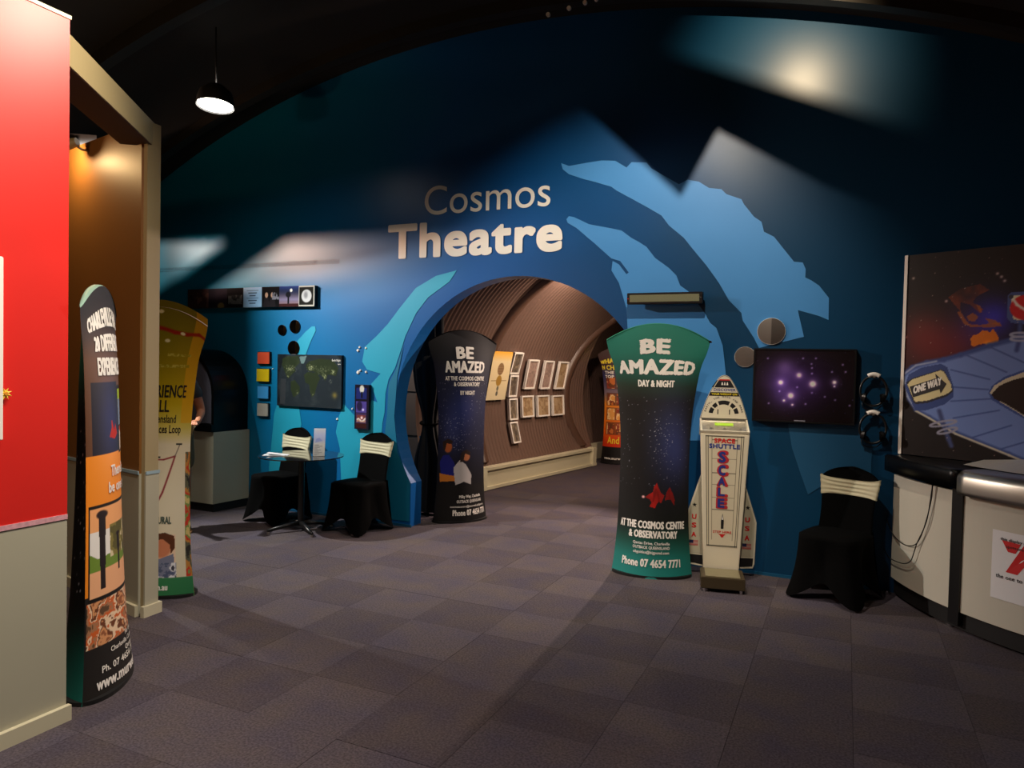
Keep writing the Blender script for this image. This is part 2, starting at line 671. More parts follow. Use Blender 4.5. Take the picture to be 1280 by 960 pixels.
nt.links.new(cr.outputs[0], b.inputs['Base Color'])
M['blue_wall'] = m

loop = []
aps = arch_pts()
xs = np.linspace(-9.2, 3.6, 80)
loop = [(x, arc_z(x) + 0.05) for x in xs] + [(3.6, 0.0)] + aps + [(-9.2, 0.0)]
wall_back = slab('wall_back', [loop], WY, WY + 0.2, M['blue_wall'])
tag(wall_back, kind='structure')
M['skirt_blue'] = mat('blue_skirting', rgb(20, 84, 120), 0.4)
for x0, x1 in ((-5.9, -3.9), (-1.7, 0.22)):
    o = box('skirting_strip', ((x0 + x1) / 2, WY - 0.006, 0.012), (x1 - x0, 0.012, 0.024), M['skirt_blue'], wall_back)

M['cont_right'] = mat('mural_pale_blue', rgb(66, 140, 205), 0.5, noise=0.06, nscale=2)
M['cont_left'] = mat('mural_turquoise', rgb(24, 160, 192), 0.5, noise=0.06, nscale=2)
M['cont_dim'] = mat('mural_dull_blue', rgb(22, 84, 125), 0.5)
M['cont_arch'] = mat('mural_deep_teal', rgb(6, 112, 148), 0.5)


def cz(pts, ox, oy, k):
    return [(ox + x / k, oy + y / k) for x, y in pts]


R1 = cz([(68, 140), (100, 152), (180, 138), (230, 130), (285, 131), (330, 158), (350, 137), (410, 138), (430, 162), (470, 185),
         (540, 225), (575, 207), (620, 215), (660, 240), (710, 245), (730, 265), (790, 285), (800, 305), (840, 355), (870, 375),
         (880, 415), (920, 435), (1000, 535), (1035, 538), (1047, 565), (1045, 598), (1070, 610), (1100, 630), (1140, 680),
         (1138, 768), (1100, 752), (1015, 728), (1040, 835), (960, 855), (860, 880), (840, 840), (795, 770), (790, 740),
         (740, 690), (700, 620), (650, 550), (600, 490), (560, 440), (500, 390), (470, 350), (400, 310), (290, 250),
         (270, 235), (200, 215), (160, 205), (100, 185), (75, 165)], 680, 160, 3.2)
R2 = cz([(90, 365), (100, 353), (120, 356), (180, 385), (260, 400), (310, 410), (350, 440), (380, 456), (410, 475), (445, 520),
         (500, 560), (530, 590), (545, 630), (580, 655), (640, 735), (665, 780), (690, 800), (715, 870), (725, 960),
         (740, 1100), (745, 1250), (400, 1250), (340, 900), (330, 720), (300, 620), (270, 570), (275, 532), (300, 545),
         (330, 585), (339, 578), (305, 532), (270, 522), (200, 460), (130, 400), (95, 380)], 680, 160, 3.2)
L1 = [(571, 338), (562, 352), (535, 372), (520, 392), (507, 420), (502, 436), (494, 460), (486, 474), (482, 492), (481, 515),
      (478, 530), (476, 563), (478, 640), (428, 634), (425, 560), (420, 540), (424, 520), (430, 505), (445, 521), (449, 526),
      (465, 500), (472, 503), (464, 480), (476, 467), (459, 462), (453, 452), (456, 434), (471, 420), (485, 405), (500, 385),
      (520, 360), (545, 345)]
L2 = [(382, 415), (390, 408), (394, 408), (395, 413), (388, 428), (383, 442), (376, 475), (374, 508), (377, 530), (374, 550),
      (376, 590), (381, 634), (340, 626), (336, 590), (340, 550), (343, 517), (347, 505), (360, 470), (373, 435), (372, 426)]
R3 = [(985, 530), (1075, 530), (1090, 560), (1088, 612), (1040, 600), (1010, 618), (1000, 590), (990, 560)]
L3 = [(505, 430), (497, 470), (494, 520), (497, 565), (513, 604), (513, 652), (480, 648), (479, 560), (484, 520), (486, 480), (496, 460)]
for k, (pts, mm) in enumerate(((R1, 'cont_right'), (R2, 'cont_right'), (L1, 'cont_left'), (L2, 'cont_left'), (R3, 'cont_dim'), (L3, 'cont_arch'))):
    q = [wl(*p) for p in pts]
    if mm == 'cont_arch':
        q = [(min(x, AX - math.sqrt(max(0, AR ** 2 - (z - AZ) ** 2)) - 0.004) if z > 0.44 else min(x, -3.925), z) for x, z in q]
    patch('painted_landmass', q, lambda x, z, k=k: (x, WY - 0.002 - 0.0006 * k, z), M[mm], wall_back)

# the sign over the opening
f = lambda x, z: (x, WY - 0.006, z)
c0, c1 = wl(531, 270), wl(688, 262)
text('Cosmos', c0[0], c1[0], c0[1] + 0.005, 0.275, f, M['letter_cream'], wall_back, bold=0.0, res=8,
     label='thin cream letters reading Cosmos')
t0, t1 = wl(485, 326), wl(703, 312)
text('Theatre', t0[0], t1[0], (t0[1] + t1[1]) / 2, 0.345, f, M['letter_cream'], wall_back, bold=0.045, res=8,
     label='bold cream letters reading Theatre')

# vault, side walls and the wall behind the viewer
vs, fs = [], []
xs = np.linspace(-9.2, 3.6, 60)
ys = (-3.2, WY + 0.02)
for y in ys:
    for x in xs:
        vs.append((x, y, arc_z(x)))
n = len(xs)
for y in ys:
    for x in xs:
        vs.append((x, y, arc_z(x) + 0.1))
for i in range(n - 1):
    fs.append((i, i + 1, n + i + 1, n + i))
    fs.append((2 * n + i, 2 * n + i + 1, 3 * n + i + 1, 3 * n + i))
ceil = pyd('ceiling', vs, fs, M['dark_hall'], smooth=True)
tag(ceil, kind='structure')
tag(box('wall_far_left', (-9.25, 1.4, 1.6), (0.1, 9.3, 3.4), M['dark_hall']), kind='structure')
tag(box('wall_right', (3.65, 1.4, 1.6), (0.1, 9.3, 3.4), M['dark_hall']), kind='structure')
M['rear_paint'] = mat('rear_beige_paint', rgb(190, 176, 160), .6)
o = slab('wall_rear', [[(x, arc_z(x)) for x in xs] + [(3.6, 0), (-9.2, 0)]], -3.3, -3.2, M['rear_paint'])
tag(box('trim_added_column', (-.85, -3.1, 1.9), (1.05, .2, 3.8), mat('rear_column_paint', rgb(120, 108, 96), .6)), kind='structure')  # unseen column added as the darker half of the mirror reflection
tag(o, kind='structure')


def arc_rib(name, y, drop0, drop1, w):
    lo = [(x, arc_z(x) - drop1) for x in np.linspace(-9.1, 3.5, 60)]
    hi = [(x, arc_z(x) - drop0) for x in np.linspace(3.5, -9.1, 60)]
    o = slab(name, [lo + hi], y - w / 2, y + w / 2, M['dark_steel'])
    return tag(o, kind='structure')


rib = arc_rib('ceiling_rib', 5.72, 0.0, 0.10, 0.10)
rib2 = arc_rib('ceiling_rib', 4.3, 0.0, 0.14, 0.10)
rib3 = arc_rib('ceiling_rib', 2.6, 0.0, 0.16, 0.10)
for px, py, r in ((685, 18, 0.018), (711, 10, 0.018), (731, 3, 0.018), (745, -1, 0.016)):
    p = on_plane(px, py, (0, 5.66, 0), (0, 1, 0))
    o = from_bm('light_dot', cyl(bmesh.new(), (p.x, 5.675, p.z), (p.x, 5.655, p.z), r, seg=14), M['alu_frame'], rib)  # pale discs stand in for light through the beam holes
    
# ------------------------------------------------------------------ tunnel behind the opening
TA = Vector((-4.19, 8.33, 0))
TD = Vector((0.148, 0.989, 0)).normalized()
TN = Vector((TD.y, -TD.x, 0))
TC, TZ, TR = 1.58, 1.15, 1.95


def tun(s, off, z):
    p = TA + TD * s + TN * off
    return (p.x, max(p.y, 6.315), z)


def tun_surf(s, a, r=TR):
    """a: angle from the crown, positive towards the left wall"""
    return tun(s, TC - r * math.sin(a), TZ + r * math.cos(a))


M['tunnel'] = mat('corrugated_brown_steel', rgb(106, 84, 74), 0.3, 0.0, noise=0.06, nscale=3, spec=0.5)
A0, A1 = -math.radians(118), math.radians(116.5)


def tube_skin(name, s0, s1, a0, a1, amp, pitch, na, RR=None):
    ns_ = int((s1 - s0) / pitch * 4)
    vs, fs = [], []
    for i in range(ns_ + 1):
        s = s0 + (s1 - s0) * i / ns_
        r = (RR or TR) + amp * math.sin(i * math.pi / 2 + 0.4)
        for j in range(na + 1):
            a = a0 + (a1 - a0) * j / na
            vs.append(tun_surf(s, a, r))
    for i in range(ns_):
        for j in range(na):
            k = i * (na + 1) + j
            fs.append((k, k + 1, k + na + 2, k + na + 1))
    return pyd(name, vs, fs, M['tunnel'], smooth=True)


t1 = tag(tube_skin('ceiling_tunnel', -1.0, 3.3, A0, A1, 0.006, 0.08, 72), kind='structure')
t3 = tag(tube_skin('ceiling_tunnel', 3.25, 7.2, A0, A1, 0.009, 0.08, 60, 2.35), kind='structure')
t2 = tag(tube_skin('ceiling_tunnel', -1.95, -1.0, A0, math.radians(62), 0.009, 0.08, 60), kind='structure')
M['tunnel_rib'] = mat('dark_brown_rib', rgb(86, 62, 50), 0.4)


def tun_hit(px, py, r):
    """where a line of sight through a pixel meets the tunnel skin"""
    d = ray(px, py)
    o = Vector((0, 0, CAM_H))
    lo = TA - o
    ax = Vector((TD.x, TD.y, 0))
    # coordinates across the tunnel
    def cs(t):
        p = o + d * t
        q = p - TA
        return q.dot(TN) - TC, p.z - TZ, q.dot(ax)
    t = 6.5
    while t < 16:
        u, v, s = cs(t)
        if u * u + v * v > r * r and s > -1.9:
            break
        t += 0.005
    u, v, s = cs(t)
    return s, math.atan2(-u, v)


for path in ([(686, 349), (654, 375), (632, 400), (620, 427), (608, 452), (600, 480), (597, 520), (600, 560), (606, 588)],
             [(770, 398), (748, 412), (732, 430), (718, 452), (709, 475), (705, 500), (708, 522), (718, 545), (733, 562)]):
    pts = [tun_hit(px, py, TR) for px, py in path]
    s0 = [p[0] for p in pts]
    a0 = [p[1] for p in pts]
    co = np.polyfit(a0, s0, 2)
    aa = np.linspace(-math.radians(60), math.radians(115), 60)
    amin, amax = min(a0), max(a0)
    P, Q = [], []
    for a in aa:
        ac = min(max(a, amin), amax)
        s = float(np.polyval(co, ac))
        P.append((s, a))
    vs, fs = [], []
    for s, a in P:
        for ds, dr in ((-0.09, 0.0), (-0.07, -0.05), (0.0, -0.065), (0.07, -0.05), (0.09, 0.0)):
            vs.append(tun_surf(s + ds, a, TR + dr))
    for i in range(len(P) - 1):
        for k in range(4):
            fs.append((i * 5 + k, i * 5 + k + 1, i * 5 + 6 + k, i * 5 + 5 + k))
    tag(pyd('ceiling_tunnel_rib', vs, fs, M['tunnel_rib'], smooth=True), kind='structure')

# end wall of the tunnel
tag(box('wall_tunnel_end', tun(7.2, 1.6, 1.4), (5.2, 0.1, 4.2), M['tunnel'], rz=math.atan2(TN.y, TN.x)), kind='structure')
# skirting of the tunnel, pilasters and caps
sk = tag(pyd('baseboard_tunnel', [tun(s, o_, z) for s in (-0.2, 3.24) for (o_, z) in ((-0.06, 0), (-0.07, 0.27), (-0.2, 0.27), (-0.2, 0))],
             [(0, 1, 5, 4), (1, 2, 6, 5), (2, 3, 7, 6), (0, 3, 2, 1), (4, 5, 6, 7)], M['skirting_paint'], fix=True), kind='structure')
for z0, z1, o0 in ((0.255, 0.29, -0.035), (0.0, 0.04, -0.035)):
    pyd('skirting_rail', [tun(s, o_, z) for s in (-0.2, 3.24) for (o_, z) in ((o0, z0), (o0, z1), (-0.19, z1), (-0.19, z0))],
        [(0, 1, 5, 4), (1, 2, 6, 5), (2, 3, 7, 6), (3, 0, 4, 7), (0, 3, 2, 1), (4, 5, 6, 7)], M['skirting_paint'], sk, fix=True)
box('skirting_rail', tun(5.2, -.42, .145), (3.9, .04, .29), M['skirting_paint'], sk, rz=math.atan2(TD.y, TD.x))
for s in (-0.02, 3.12):
    box('pilaster', tun(s, -0.07, 0.155), (0.12, 0.11, 0.31), M['skirting_paint'], sk, rz=math.atan2(TD.y, TD.x), bev=0.004)

# framed pictures on the curved tunnel wall
def wall_frame(quad, proud, picture, frame_m, name, label, cat, group=None, border=0.018, depth=0.02):
    """quad: four pixel corners TL TR BR BL"""
    hits = [tun_hit(px, py, TR - proud) for px, py in quad]
    s0 = (hits[0][0] + hits[3][0]) / 2
    s1 = (hits[1][0] + hits[2][0]) / 2
    at = (hits[0][1] + hits[1][1]) / 2
    ab = (hits[2][1] + hits[3][1]) / 2
    e = 0.012
    pts = [Vector(tun_surf(s0, at, TR - proud)), Vector(tun_surf(s1, at, TR - proud)), Vector(tun_surf(s1, ab, TR - proud)), Vector(tun_surf(s0, ab, TR - proud))]
    c = sum(pts, Vector()) / 4
    U = (pts[1] - pts[0])
    w = U.length
    U.normalize()
    V = (pts[0] - pts[3])
    h = V.length
    V.normalize()
    N = U.cross(V).normalized()
    if N.dot(TN) < 0:
        N = -N
    base = c - V * h / 2
    r = empty(name, base, 0, label, cat, group)
    def g(x, y, z):
        return (c - base) + U * x + V * z + N * (-y)
    def fr(x, z):
        return tuple(g(x, -0.001, z))
    outer = [(-w / 2, -h / 2), (w / 2, -h / 2), (w / 2, h / 2), (-w / 2, h / 2)]
    if border:
        inner = [(-w / 2 + border, -h / 2 + border), (w / 2 - border, -h / 2 + border), (w / 2 - border, h / 2 - border), (-w / 2 + border, h / 2 - border)]
        slab('frame', [outer, inner[::-1]], -depth, 0.01, frame_m, r, place=lambda x, y, z: tuple(g(x, y, z)))
    cv = picture(w / 2, h / 2)
    cv.mesh('picture', lambda X, Z: tuple(np.stack([np.array(g(0, 0, 0))[k] + U[k] * X + V[k] * Z for k in range(3)])), M['gloss_print'], r)
    slab('backing', [outer], 0.001, 0.02, M['alu_frame'] if border else M['matte_dark'], r, place=lambda x, y, z: tuple(g(x, y, z)))
    return r


M['matte_dark'] = mat('dark_backing_board', rgb(60, 50, 42), 0.7)


def planets(hw, hh):
    c = Canvas(-hw, hw, -hh, hh, 0.006, (232, 214, 170))
    c.vgrad([(-hh, (226, 210, 170)), (hh * 0.6, (225, 205, 160)), (hh, (235, 170, 60))])
    c.ell(0, hh * 0.28, 0.075, 0.085, (130, 100, 70), soft=0.06)
    for k in range(-3, 4):
        c.put(((abs(c.Z - hh * 0.28 - k * 0.022) < 0.005) & ((c.X / 0.075) ** 2 + ((c.Z - hh * 0.28) / 0.085) ** 2 < 0.95)) * 0.6, (165, 135, 100))
    c.line([(-hw * 0.8, -hh * 0.2), (hw * 0.8, -hh * 0.2)], 0.004, (120, 90, 50))
    c.ell(0, -hh * 0.2, 0.065, 0.075, (168, 130, 60), soft=0.06)
    c.ell(0, -hh * 0.52, 0.025, 0.035, (115, 110, 95), soft=0.1)
    c.ell(0, -hh * 0.73, 0.025, 0.035, (105, 100, 90), soft=0.1)
    return c


wall_frame([(619, 438), (643, 441), (629, 501), (606, 499)], 0.06, planets, M['alu_frame'], 'planet_poster',
           'tall cream planet poster on the brown tunnel wall beside the dark banner', 'poster', border=0, depth=0.01)


def tint(cols, seed, sc=9):
    def pic(hw, hh):
        c = Canvas(-hw, hw, -hh, hh, 0.008, cols[0])
        c.speckle(-hw, hw, -hh, hh, cols, sc, seed)
        return c
    return pic


G1 = [(88, 78, 70), (110, 98, 84), (140, 125, 105), (96, 84, 74)]
G2 = [(150, 125, 115), (165, 140, 128), (140, 118, 108), (158, 132, 120)]
G3 = [(168, 142, 108), (150, 122, 90), (178, 152, 118)]
frames = [
    ([(645, 440), (656, 441), (645, 468), (634, 467)], G1, 'white-framed slim picture at the top of the four-picture tunnel column'),
    ([(637, 469), (648, 469), (644, 496), (634, 496)], G1, 'white-framed slim picture second from the top of the tunnel column'),
    ([(635, 498), (646, 498), (646, 525), (636, 525)], G1, 'white-framed slim picture third down in the tunnel column'),
    ([(636, 528), (646, 527), (650, 553), (641, 555)], G1, 'white-framed slim picture lowest in the tunnel column'),
    ([(661, 450), (674, 449), (667, 486), (654, 486)], G2, 'tall pinkish framed picture, upper row, nearest the column'),
    ([(682, 451), (693, 451), (686, 486), (674, 486)], G2, 'tall pinkish framed picture in the middle of the upper tunnel row'),
    ([(699, 452), (711, 452), (704, 486), (693, 486)], G3, 'tall brownish framed picture at the far end of the upper row'),
    ([(651, 495), (666, 494), (667, 521), (652, 522)], G3, 'square framed picture with a pale corner, lower row, nearest the column'),
    ([(671, 494), (686, 494), (686, 520), (671, 521)], G3, 'plain tan framed picture in the middle of the lower tunnel row'),
    ([(690, 494), (704, 494), (704, 519), (690, 519)], G3, 'plain tan framed picture at the far end of the lower tunnel row'),
]
for k, (q, g_, lb) in enumerate(frames):
    r = wall_frame(q, 0.05, tint(g_, 40 + k), M['alu_frame'], 'framed_picture', lb, 'picture', 'framed pictures on the tunnel wall', border=0.022)

# curtain, side doorway and display bench left inside the opening
M['curtain'] = mat('black_velvet', rgb(14, 13, 13), 0.9)
cu = empty('curtain', (-4.13, 6.75, 0), 0, 'black velvet curtain gathered and tied inside the left of the opening', 'curtain')
vs, fs = [], []
NZ, NA = 40, 48
for i in range(NZ + 1):
    z = 0.03 + 2.55 * i / NZ
    pinch = 1 - 0.45 * math.exp(-((z - 1.0) / 0.28) ** 2)
    for j in range(NA):
        a = 2 * math.pi * j / NA
        r = (0.5 + 0.5 * pinch) * (1 + 0.16 * math.sin(a * 9 + z * 1.4))
        vs.append((0.17 * r * pinch * math.cos(a) + 0.03 * math.sin(z * 2), 0.10 * r * math.sin(a), z))
for i in range(NZ):
    for j in range(NA):
        k = (j + 1) % NA
        fs.append((i * NA + j, i * NA + k, (i + 1) * NA + k, (i + 1) * NA + j))
pyd('drape', vs, fs, M['curtain'], cu, True)
tube('tieback', [(0.115 * math.cos(a) + 0.03, 0.085 * math.sin(a), 1.0 + 0.02 * math.sin(a)) for a in np.linspace(0, 2 * math.pi, 20)[:-1]], 0.012, M['black_fabric'], cu, closed=True)
M['grey_panel'] = mat('grey_panel', rgb(128, 116, 108), 0.6)
wp = box('wall_side_room', (-6.3, 8.4, 1.3), (2.6, 0.06, 2.6), M['grey_panel'])
tag(wp, kind='structure')
for z in (0.65, 1.25, 1.85):
    box('panel_joint', (-6.3, 8.365, z), (2.6, 0.01, 0.012), M['black_paint'], wp)
box('panel_joint', (-5.62, 8.365, 1.3), (0.012, 0.01, 2.6), M['black_paint'], wp)
tag(box('ceiling_side_room', (-6.3, 7.4, 2.7), (2.9, 2.6, 0.06), M['black_paint']), kind='structure')
tag(box('wall_side_room', (-7.65, 7.4, 1.3), (0.06, 2.6, 2.8), M['black_paint']), kind='structure')

bt = empty('display_bench', (-4.22, 7.20, 0), 0.1, 'dark display bench with shiny steel edges between the curtain and the night banner', 'bench')
M['bench_blue'] = mat('dark_blue_laminate', rgb(40, 48, 76), 0.4)
box('cabinet', (0, .03, 0.33), (0.42, 0.36, 0.46), M['bench_blue'], bt)
box('plinth', (0, -.02, 0.05), (0.46, 0.50, 0.10), M['black_paint'], bt)
box('lower_shelf', (0, 0, 0.575), (0.44, 0.46, 0.03), M['black_gloss'], bt)
box('edge_trim', (0, -0.235, 0.58), (0.44, 0.012, 0.022), M['chrome'], bt)
box('worktop', (0, 0.04, 0.795), (0.42, 0.36, 0.03), M['black_gloss'], bt)
box('edge_trim', (0, -0.145, 0.80), (0.42, 0.010, 0.014), M['chrome'], bt)
for x in (-0.19, 0.19):
    box('shelf_upright', (x, 0.14, 0.80), (0.03, 0.03, 0.44), M['steel'], bt)
sl_ = empty('slanted_strip', (-4.22, 7.16, .8105), 0, 'narrow pale strip leaning on the display bench behind the dark banner', 'strip')
box('strip', (0.04, 0, .24), (.04, .012, .46), M['alu_frame'], sl_, rot=Matrix.Rotation(-0.16, 4, 'Y'))
box('foot', (0, 0, .006), (.10, .06, .012), M['black_plastic'], sl_)

# ------------------------------------------------------------------ fabric tower banners
SH = 0.34
PV = [0, .06, .2, .45, .62, .78, .9, 1.0]
PA = [.318, .300, .278, .268, .278, .318, .368, .405]
PB = [.170, .152, .125, .102, .092, .078, .050, .020]
BH, DROP = 2.0, 0.135


def bsurf(s, z, side=1, off=0.0, ka=1.0, kb=1.0):
    s, z = np.asarray(s, float), np.asarray(z, float)
    ph = np.clip(s / SH, -1, 1) * math.pi / 2
    v = np.clip(z / BH, 0, 1)
    vv = np.linspace(0, 1, 41)
    a = np.interp(v, vv, _sm(PA)) * ka + off
    b = np.interp(v, vv, _sm(PB)) * kb + off
    x = a * np.sin(ph)
    y = -side * b * np.cos(ph) ** 1.8
    t = np.clip((z - 1.6) / 0.4, 0, 1)
    zz = z - DROP * np.sin(ph) ** 2 * t * t * (3 - 2 * t)
    return x * side, y, zz


_smc = {}


def _sm(P):
    k = tuple(P)
    if k not in _smc:
        v = np.interp(np.linspace(0, 1, 41), PV, P)
        for _ in range(6):
            v[1:-1] = (v[:-2] + 2 * v[1:-1] + v[2:]) / 4
        _smc[k] = v
    return _smc[k]


def banner(loc, rz, front, back, label, lines, ka=1.0, kb=1.0, step=0.005, clip=None):
    r = empty('banner_stand', (*loc, 0), rz, label, 'banner', 'fabric tower banners')
    front.mesh('front_print', lambda X, Z: bsurf(X, Z, 1, 0, ka, kb), M['print'], r)
    back.mesh('back_print', lambda X, Z: bsurf(X, Z, -1, 0, ka, kb), M['print'], r)
    # base board and hem piping along the arched top
    n = 40
    th = [2 * math.pi * k / n for k in range(n)]
    bm = bmesh.new()
    vb = [bm.verts.new((PA[0] * ka * 0.99 * math.cos(t), PB[0] * kb * 0.99 * math.sin(t), z)) for z in (0.0, 0.02) for t in th]
    bm.faces.new(vb[n:])
    bm.faces.new(vb[:n][::-1])
    for k in range(n):
        bm.faces.new((vb[k], vb[(k + 1) % n], vb[n + (k + 1) % n], vb[n + k]))
    from_bm('base_board', bm, M['black_paint'], r)
    pts = []
    for s in np.linspace(-SH * 0.995, SH * 0.995, 40):
        x, y, z = bsurf(s, BH, 1, 0, ka, kb)
        pts.append((float(x), 0.0, float(z)))
    bm = bmesh.new()
    rows = []
    for (x, y, z) in pts:
        q = math.sqrt(max(0.0, 1 - (x / (PA[-1] * ka)) ** 2))
        d = PB[-1] * kb * q + 0.001
        rows.append([bm.verts.new((x, -d, z)), bm.verts.new((x, -d * 0.5, z + 0.006)), bm.verts.new((x, d * 0.5, z + 0.006)), bm.verts.new((x, d, z))])
    for a, b in zip(rows[:-1], rows[1:]):
        for k in range(3):
            bm.faces.new((a[k], a[k + 1], b[k + 1], b[k]))
    from_bm('top_hem', bm, lines.get('hem', M['black_fabric']), r, smooth=True)
    for (body, x0, x1, z0, cap, mm, bold) in lines['text']:
        text(body, x0, x1, z0, cap, lambda x, z: tuple(float(q) for q in bsurf(x, z, 1, 0.0035, ka, kb)), mm, r, bold=bold, res=2)
    if clip:
        for s in clip:
            x, y, z = (float(q) for q in bsurf(s, BH - 0.01, 1, 0.006, ka, kb))
            box('clip', (x, 0, z + 0.006), (0.018, 0.012, 0.014), M['chrome'], r, bev=0.002)
    return r


def plain_back(dark=(16, 20, 24), teal=(22, 110, 96)):
    c = Canvas(-SH, SH, 0, BH, 0.01)
    c.vgrad([(0, teal), (0.22, (16, 80, 72)), (0.45, dark), (1.35, dark), (1.6, (18, 84, 74)), (2.0, teal)])
    c.stars(140, 5, z0=0.5, z1=1.5)
    return c


W_, CR = M['letter_white'], M['letter_cream']
TEAL = (40, 132, 108)

# green banner: be amazed, day and night
c = Canvas(-SH, SH, 0, BH, 0.004)
c.vgrad([(0, (34, 132, 126)), (0.16, (32, 120, 112)), (0.30, (24, 70, 60)), (0.44, (22, 24, 22)), (0.7, (20, 18, 18)), (1.38, (26, 22, 18)),
         (1.50, (34, 48, 36)), (1.62, (34, 88, 76)), (1.8, (38, 116, 100)), (2.0, (44, 130, 112))])
c.glow(0.10, 1.18, 0.14, (22, 30, 62), 0.9, rz=0.32)
c.glow(0.16, 0.95, 0.15, (20, 26, 60), 0.9, rz=0.26)
c.ell(-0.2, 1.0, 0.1, 0.3, (18, 15, 14), 0.6, soft=0.6)
c.stars(170, 11, -0.30, 0.30, 0.72, 1.42)
c.stars(60, 12, 0.0, 0.12, 0.9, 1.25, c=(225, 225, 235))
g = c.noise(9, 3)
F1 = [(.025, .745), (.003, .715), (-.003, .675), (-.045, .645), (-.062, .63), (-.027, .616), (-.01, .593), (-.027, .558), (.014, .55), (.026, .58), (.043, .605), (.06, .588), (.084, .65), (.055, .675), (.037, .71)]
F2 = [(.125, .716), (.10, .675), (.088, .61), (.113, .62), (.137, .616), (.166, .575), (.172, .616), (.149, .675)]
for pts, col in ((F1, (200, 26, 18)), (F2, (176, 22, 16))):
    c.put(c.inside([(x * .82, z) for x, z in pts]) * (0.35 + 0.65 * g), col)
for l_ in ([(.02, .70), (.0, .60)], [(.03, .68), (.045, .61)], [(.12, .69), (.125, .62)]):
    c.line([(x * .82, z) for x, z in l_], .006, (110, 14, 10), .7)
c.ell(-0.062, .632, 0.009, 0.010, (255, 190, 190), soft=0.5)
green_txt = [
    ('BE', -0.078, 0.058, 1.765, 0.118, W_, 0.055), ('AMAZED', -0.228, 0.222, 1.60, 0.118, W_, 0.05),
    ('DAY & NIGHT', -0.10, 0.098, 1.50, 0.054, W_, 0.035),
    ('AT THE COSMOS CENTRE', -0.235, 0.225, .385, 0.060, W_, 0.04), ('& OBSERVATORY', -0.15, 0.16, .312, 0.058, W_, 0.04),
    ('Qantas Drive, Charleville', -0.115, 0.105, .262, 0.022, W_, 0.015), ('OUTBACK QUEENSLAND', -0.115, 0.105, .228, 0.022, W_, 0.015),
    ('obguides@bigpond.com', -0.11, 0.10, .192, 0.022, W_, 0.015), ('Phone 07 4654 7771', -0.185, 0.175, .088, 0.062, W_, 0.03)]
bx_, by_ = fl(817, 716)
BG = banner((-1.37, 5.70), math.radians(13), c, plain_back(), 'teal and black banner reading be amazed day and night beside the shuttle-shaped scale',
            {'text': green_txt, 'hem': M['teal_hem'] if 'teal_hem' in M else mat('teal_hem', rgb(48, 138, 108), 0.6)}, clip=(0.30, 0.325))
# ragged edges of the two big words: small burrs of the same ink
rb = random.Random(5)


def burrs(root, body, x0, x1, z0, cap, n, bold):
    v, fs = glyphs(body, bold, 2)
    a, b = v[:, 0].min(), v[:, 0].max()
    from collections import Counter
    cnt = Counter()
    for f_ in fs:
        for i in range(len(f_)):
            e_ = tuple(sorted((f_[i], f_[(i + 1) % len(f_)])))
            cnt[e_] += 1
    edges = [e_ for e_, k in cnt.items() if k == 1]
    vs, out = [], []
    for e_ in edges:
        p, q = v[e_[0]], v[e_[1]]
        P = ((p[0] - a) / (b - a) * (x1 - x0) + x0, z0 + p[1] / CAP * cap)
        Q = ((q[0] - a) / (b - a) * (x1 - x0) + x0, z0 + q[1] / CAP * cap)
        L = math.hypot(Q[0] - P[0], Q[1] - P[1])
        for k in range(max(1, int(L / 0.007))):
            t = rb.random()
            x, z = P[0] + (Q[0] - P[0]) * t, P[1] + (Q[1] - P[1]) * t
            rr = rb.uniform(0.003, 0.0075)
            th = rb.random() * 6.28
            i0 = len(vs)
            for m_ in range(3):
                vs.append(tuple(float(w) for w in bsurf(x + rr * math.cos(th + 2.09 * m_), z + rr * math.sin(th + 2.09 * m_), 1, 0.003)))
            out.append((i0, i0 + 1, i0 + 2))
    return pyd('ragged_edge', vs, out, W_, root)


for a in (green_txt[0], green_txt[1]):
    tag(burrs(BG, a[0], a[1], a[2], a[3], a[4], 0, a[6]), kind='stuff')

# dark banner in the opening: be amazed by night
c = Canvas(-SH, SH, 0, BH, 0.005)
c.vgrad([(0, (30, 26, 24)), (0.3, (16, 14, 14)), (0.45, (12, 12, 20)), (0.8, (18, 22, 48)), (1.2, (22, 28, 62)), (1.45, (20, 24, 48)), (1.75, (11, 12, 22)), (2.0, (11, 10, 13))])
c.glow(-0.13, 0.95, 0.10, (44, 50, 84), 0.5, rz=0.22)
c.glow(-0.02, 1.2, 0.12, (30, 40, 85), 0.5, rz=0.3)
c.stars(190, 21, -0.3, 0.3, 0.75, 1.5)
c.stars(70, 22, -0.2, -0.02, 0.75, 1.1, c=(225, 225, 240))
OX = -0.035
_sx = lambda L: [((x + 0.2) * 1.2 - 0.26, .39 + (z - .39) * 1.12) for x, z in L]
_p, _e = c.poly, c.ell
c.poly = lambda pts, *a, **k: _p(_sx(pts), *a, **k)
c.ell = lambda x, z, rx, rz, *a, **k: _e(*_sx([(x, z)])[0], rx * 1.15, rz * 1.1, *a, **k)
c.poly([(-0.17, .43), (-0.2, .6), (-0.16, .665), (-0.11, .67), (-0.07, .6), (-0.05, .5), (-0.06, .43)], (24, 30, 120))
c.poly([(-0.2, .5), (-0.19, .42), (-0.05, .43), (0.03, .475), (0.045, .52), (0.0, .53), (-0.06, .475)], (200, 120, 40))
c.ell(-0.12, .745, 0.035, 0.055, (176, 92, 46))
c.poly([(-0.165, .72), (-0.17, .79), (-0.12, .82), (-0.08, .8), (-0.085, .77), (-0.13, .775), (-0.145, .71)], (40, 24, 20))
c.poly([(-0.06, .39), (-0.075, .55), (-0.03, .62), (0.015, .58), (0.06, .48), (0.055, .39), (0.0, .42)], (190, 186, 184))
c.ell(0.02, .655, 0.03, 0.045, (178, 110, 70))
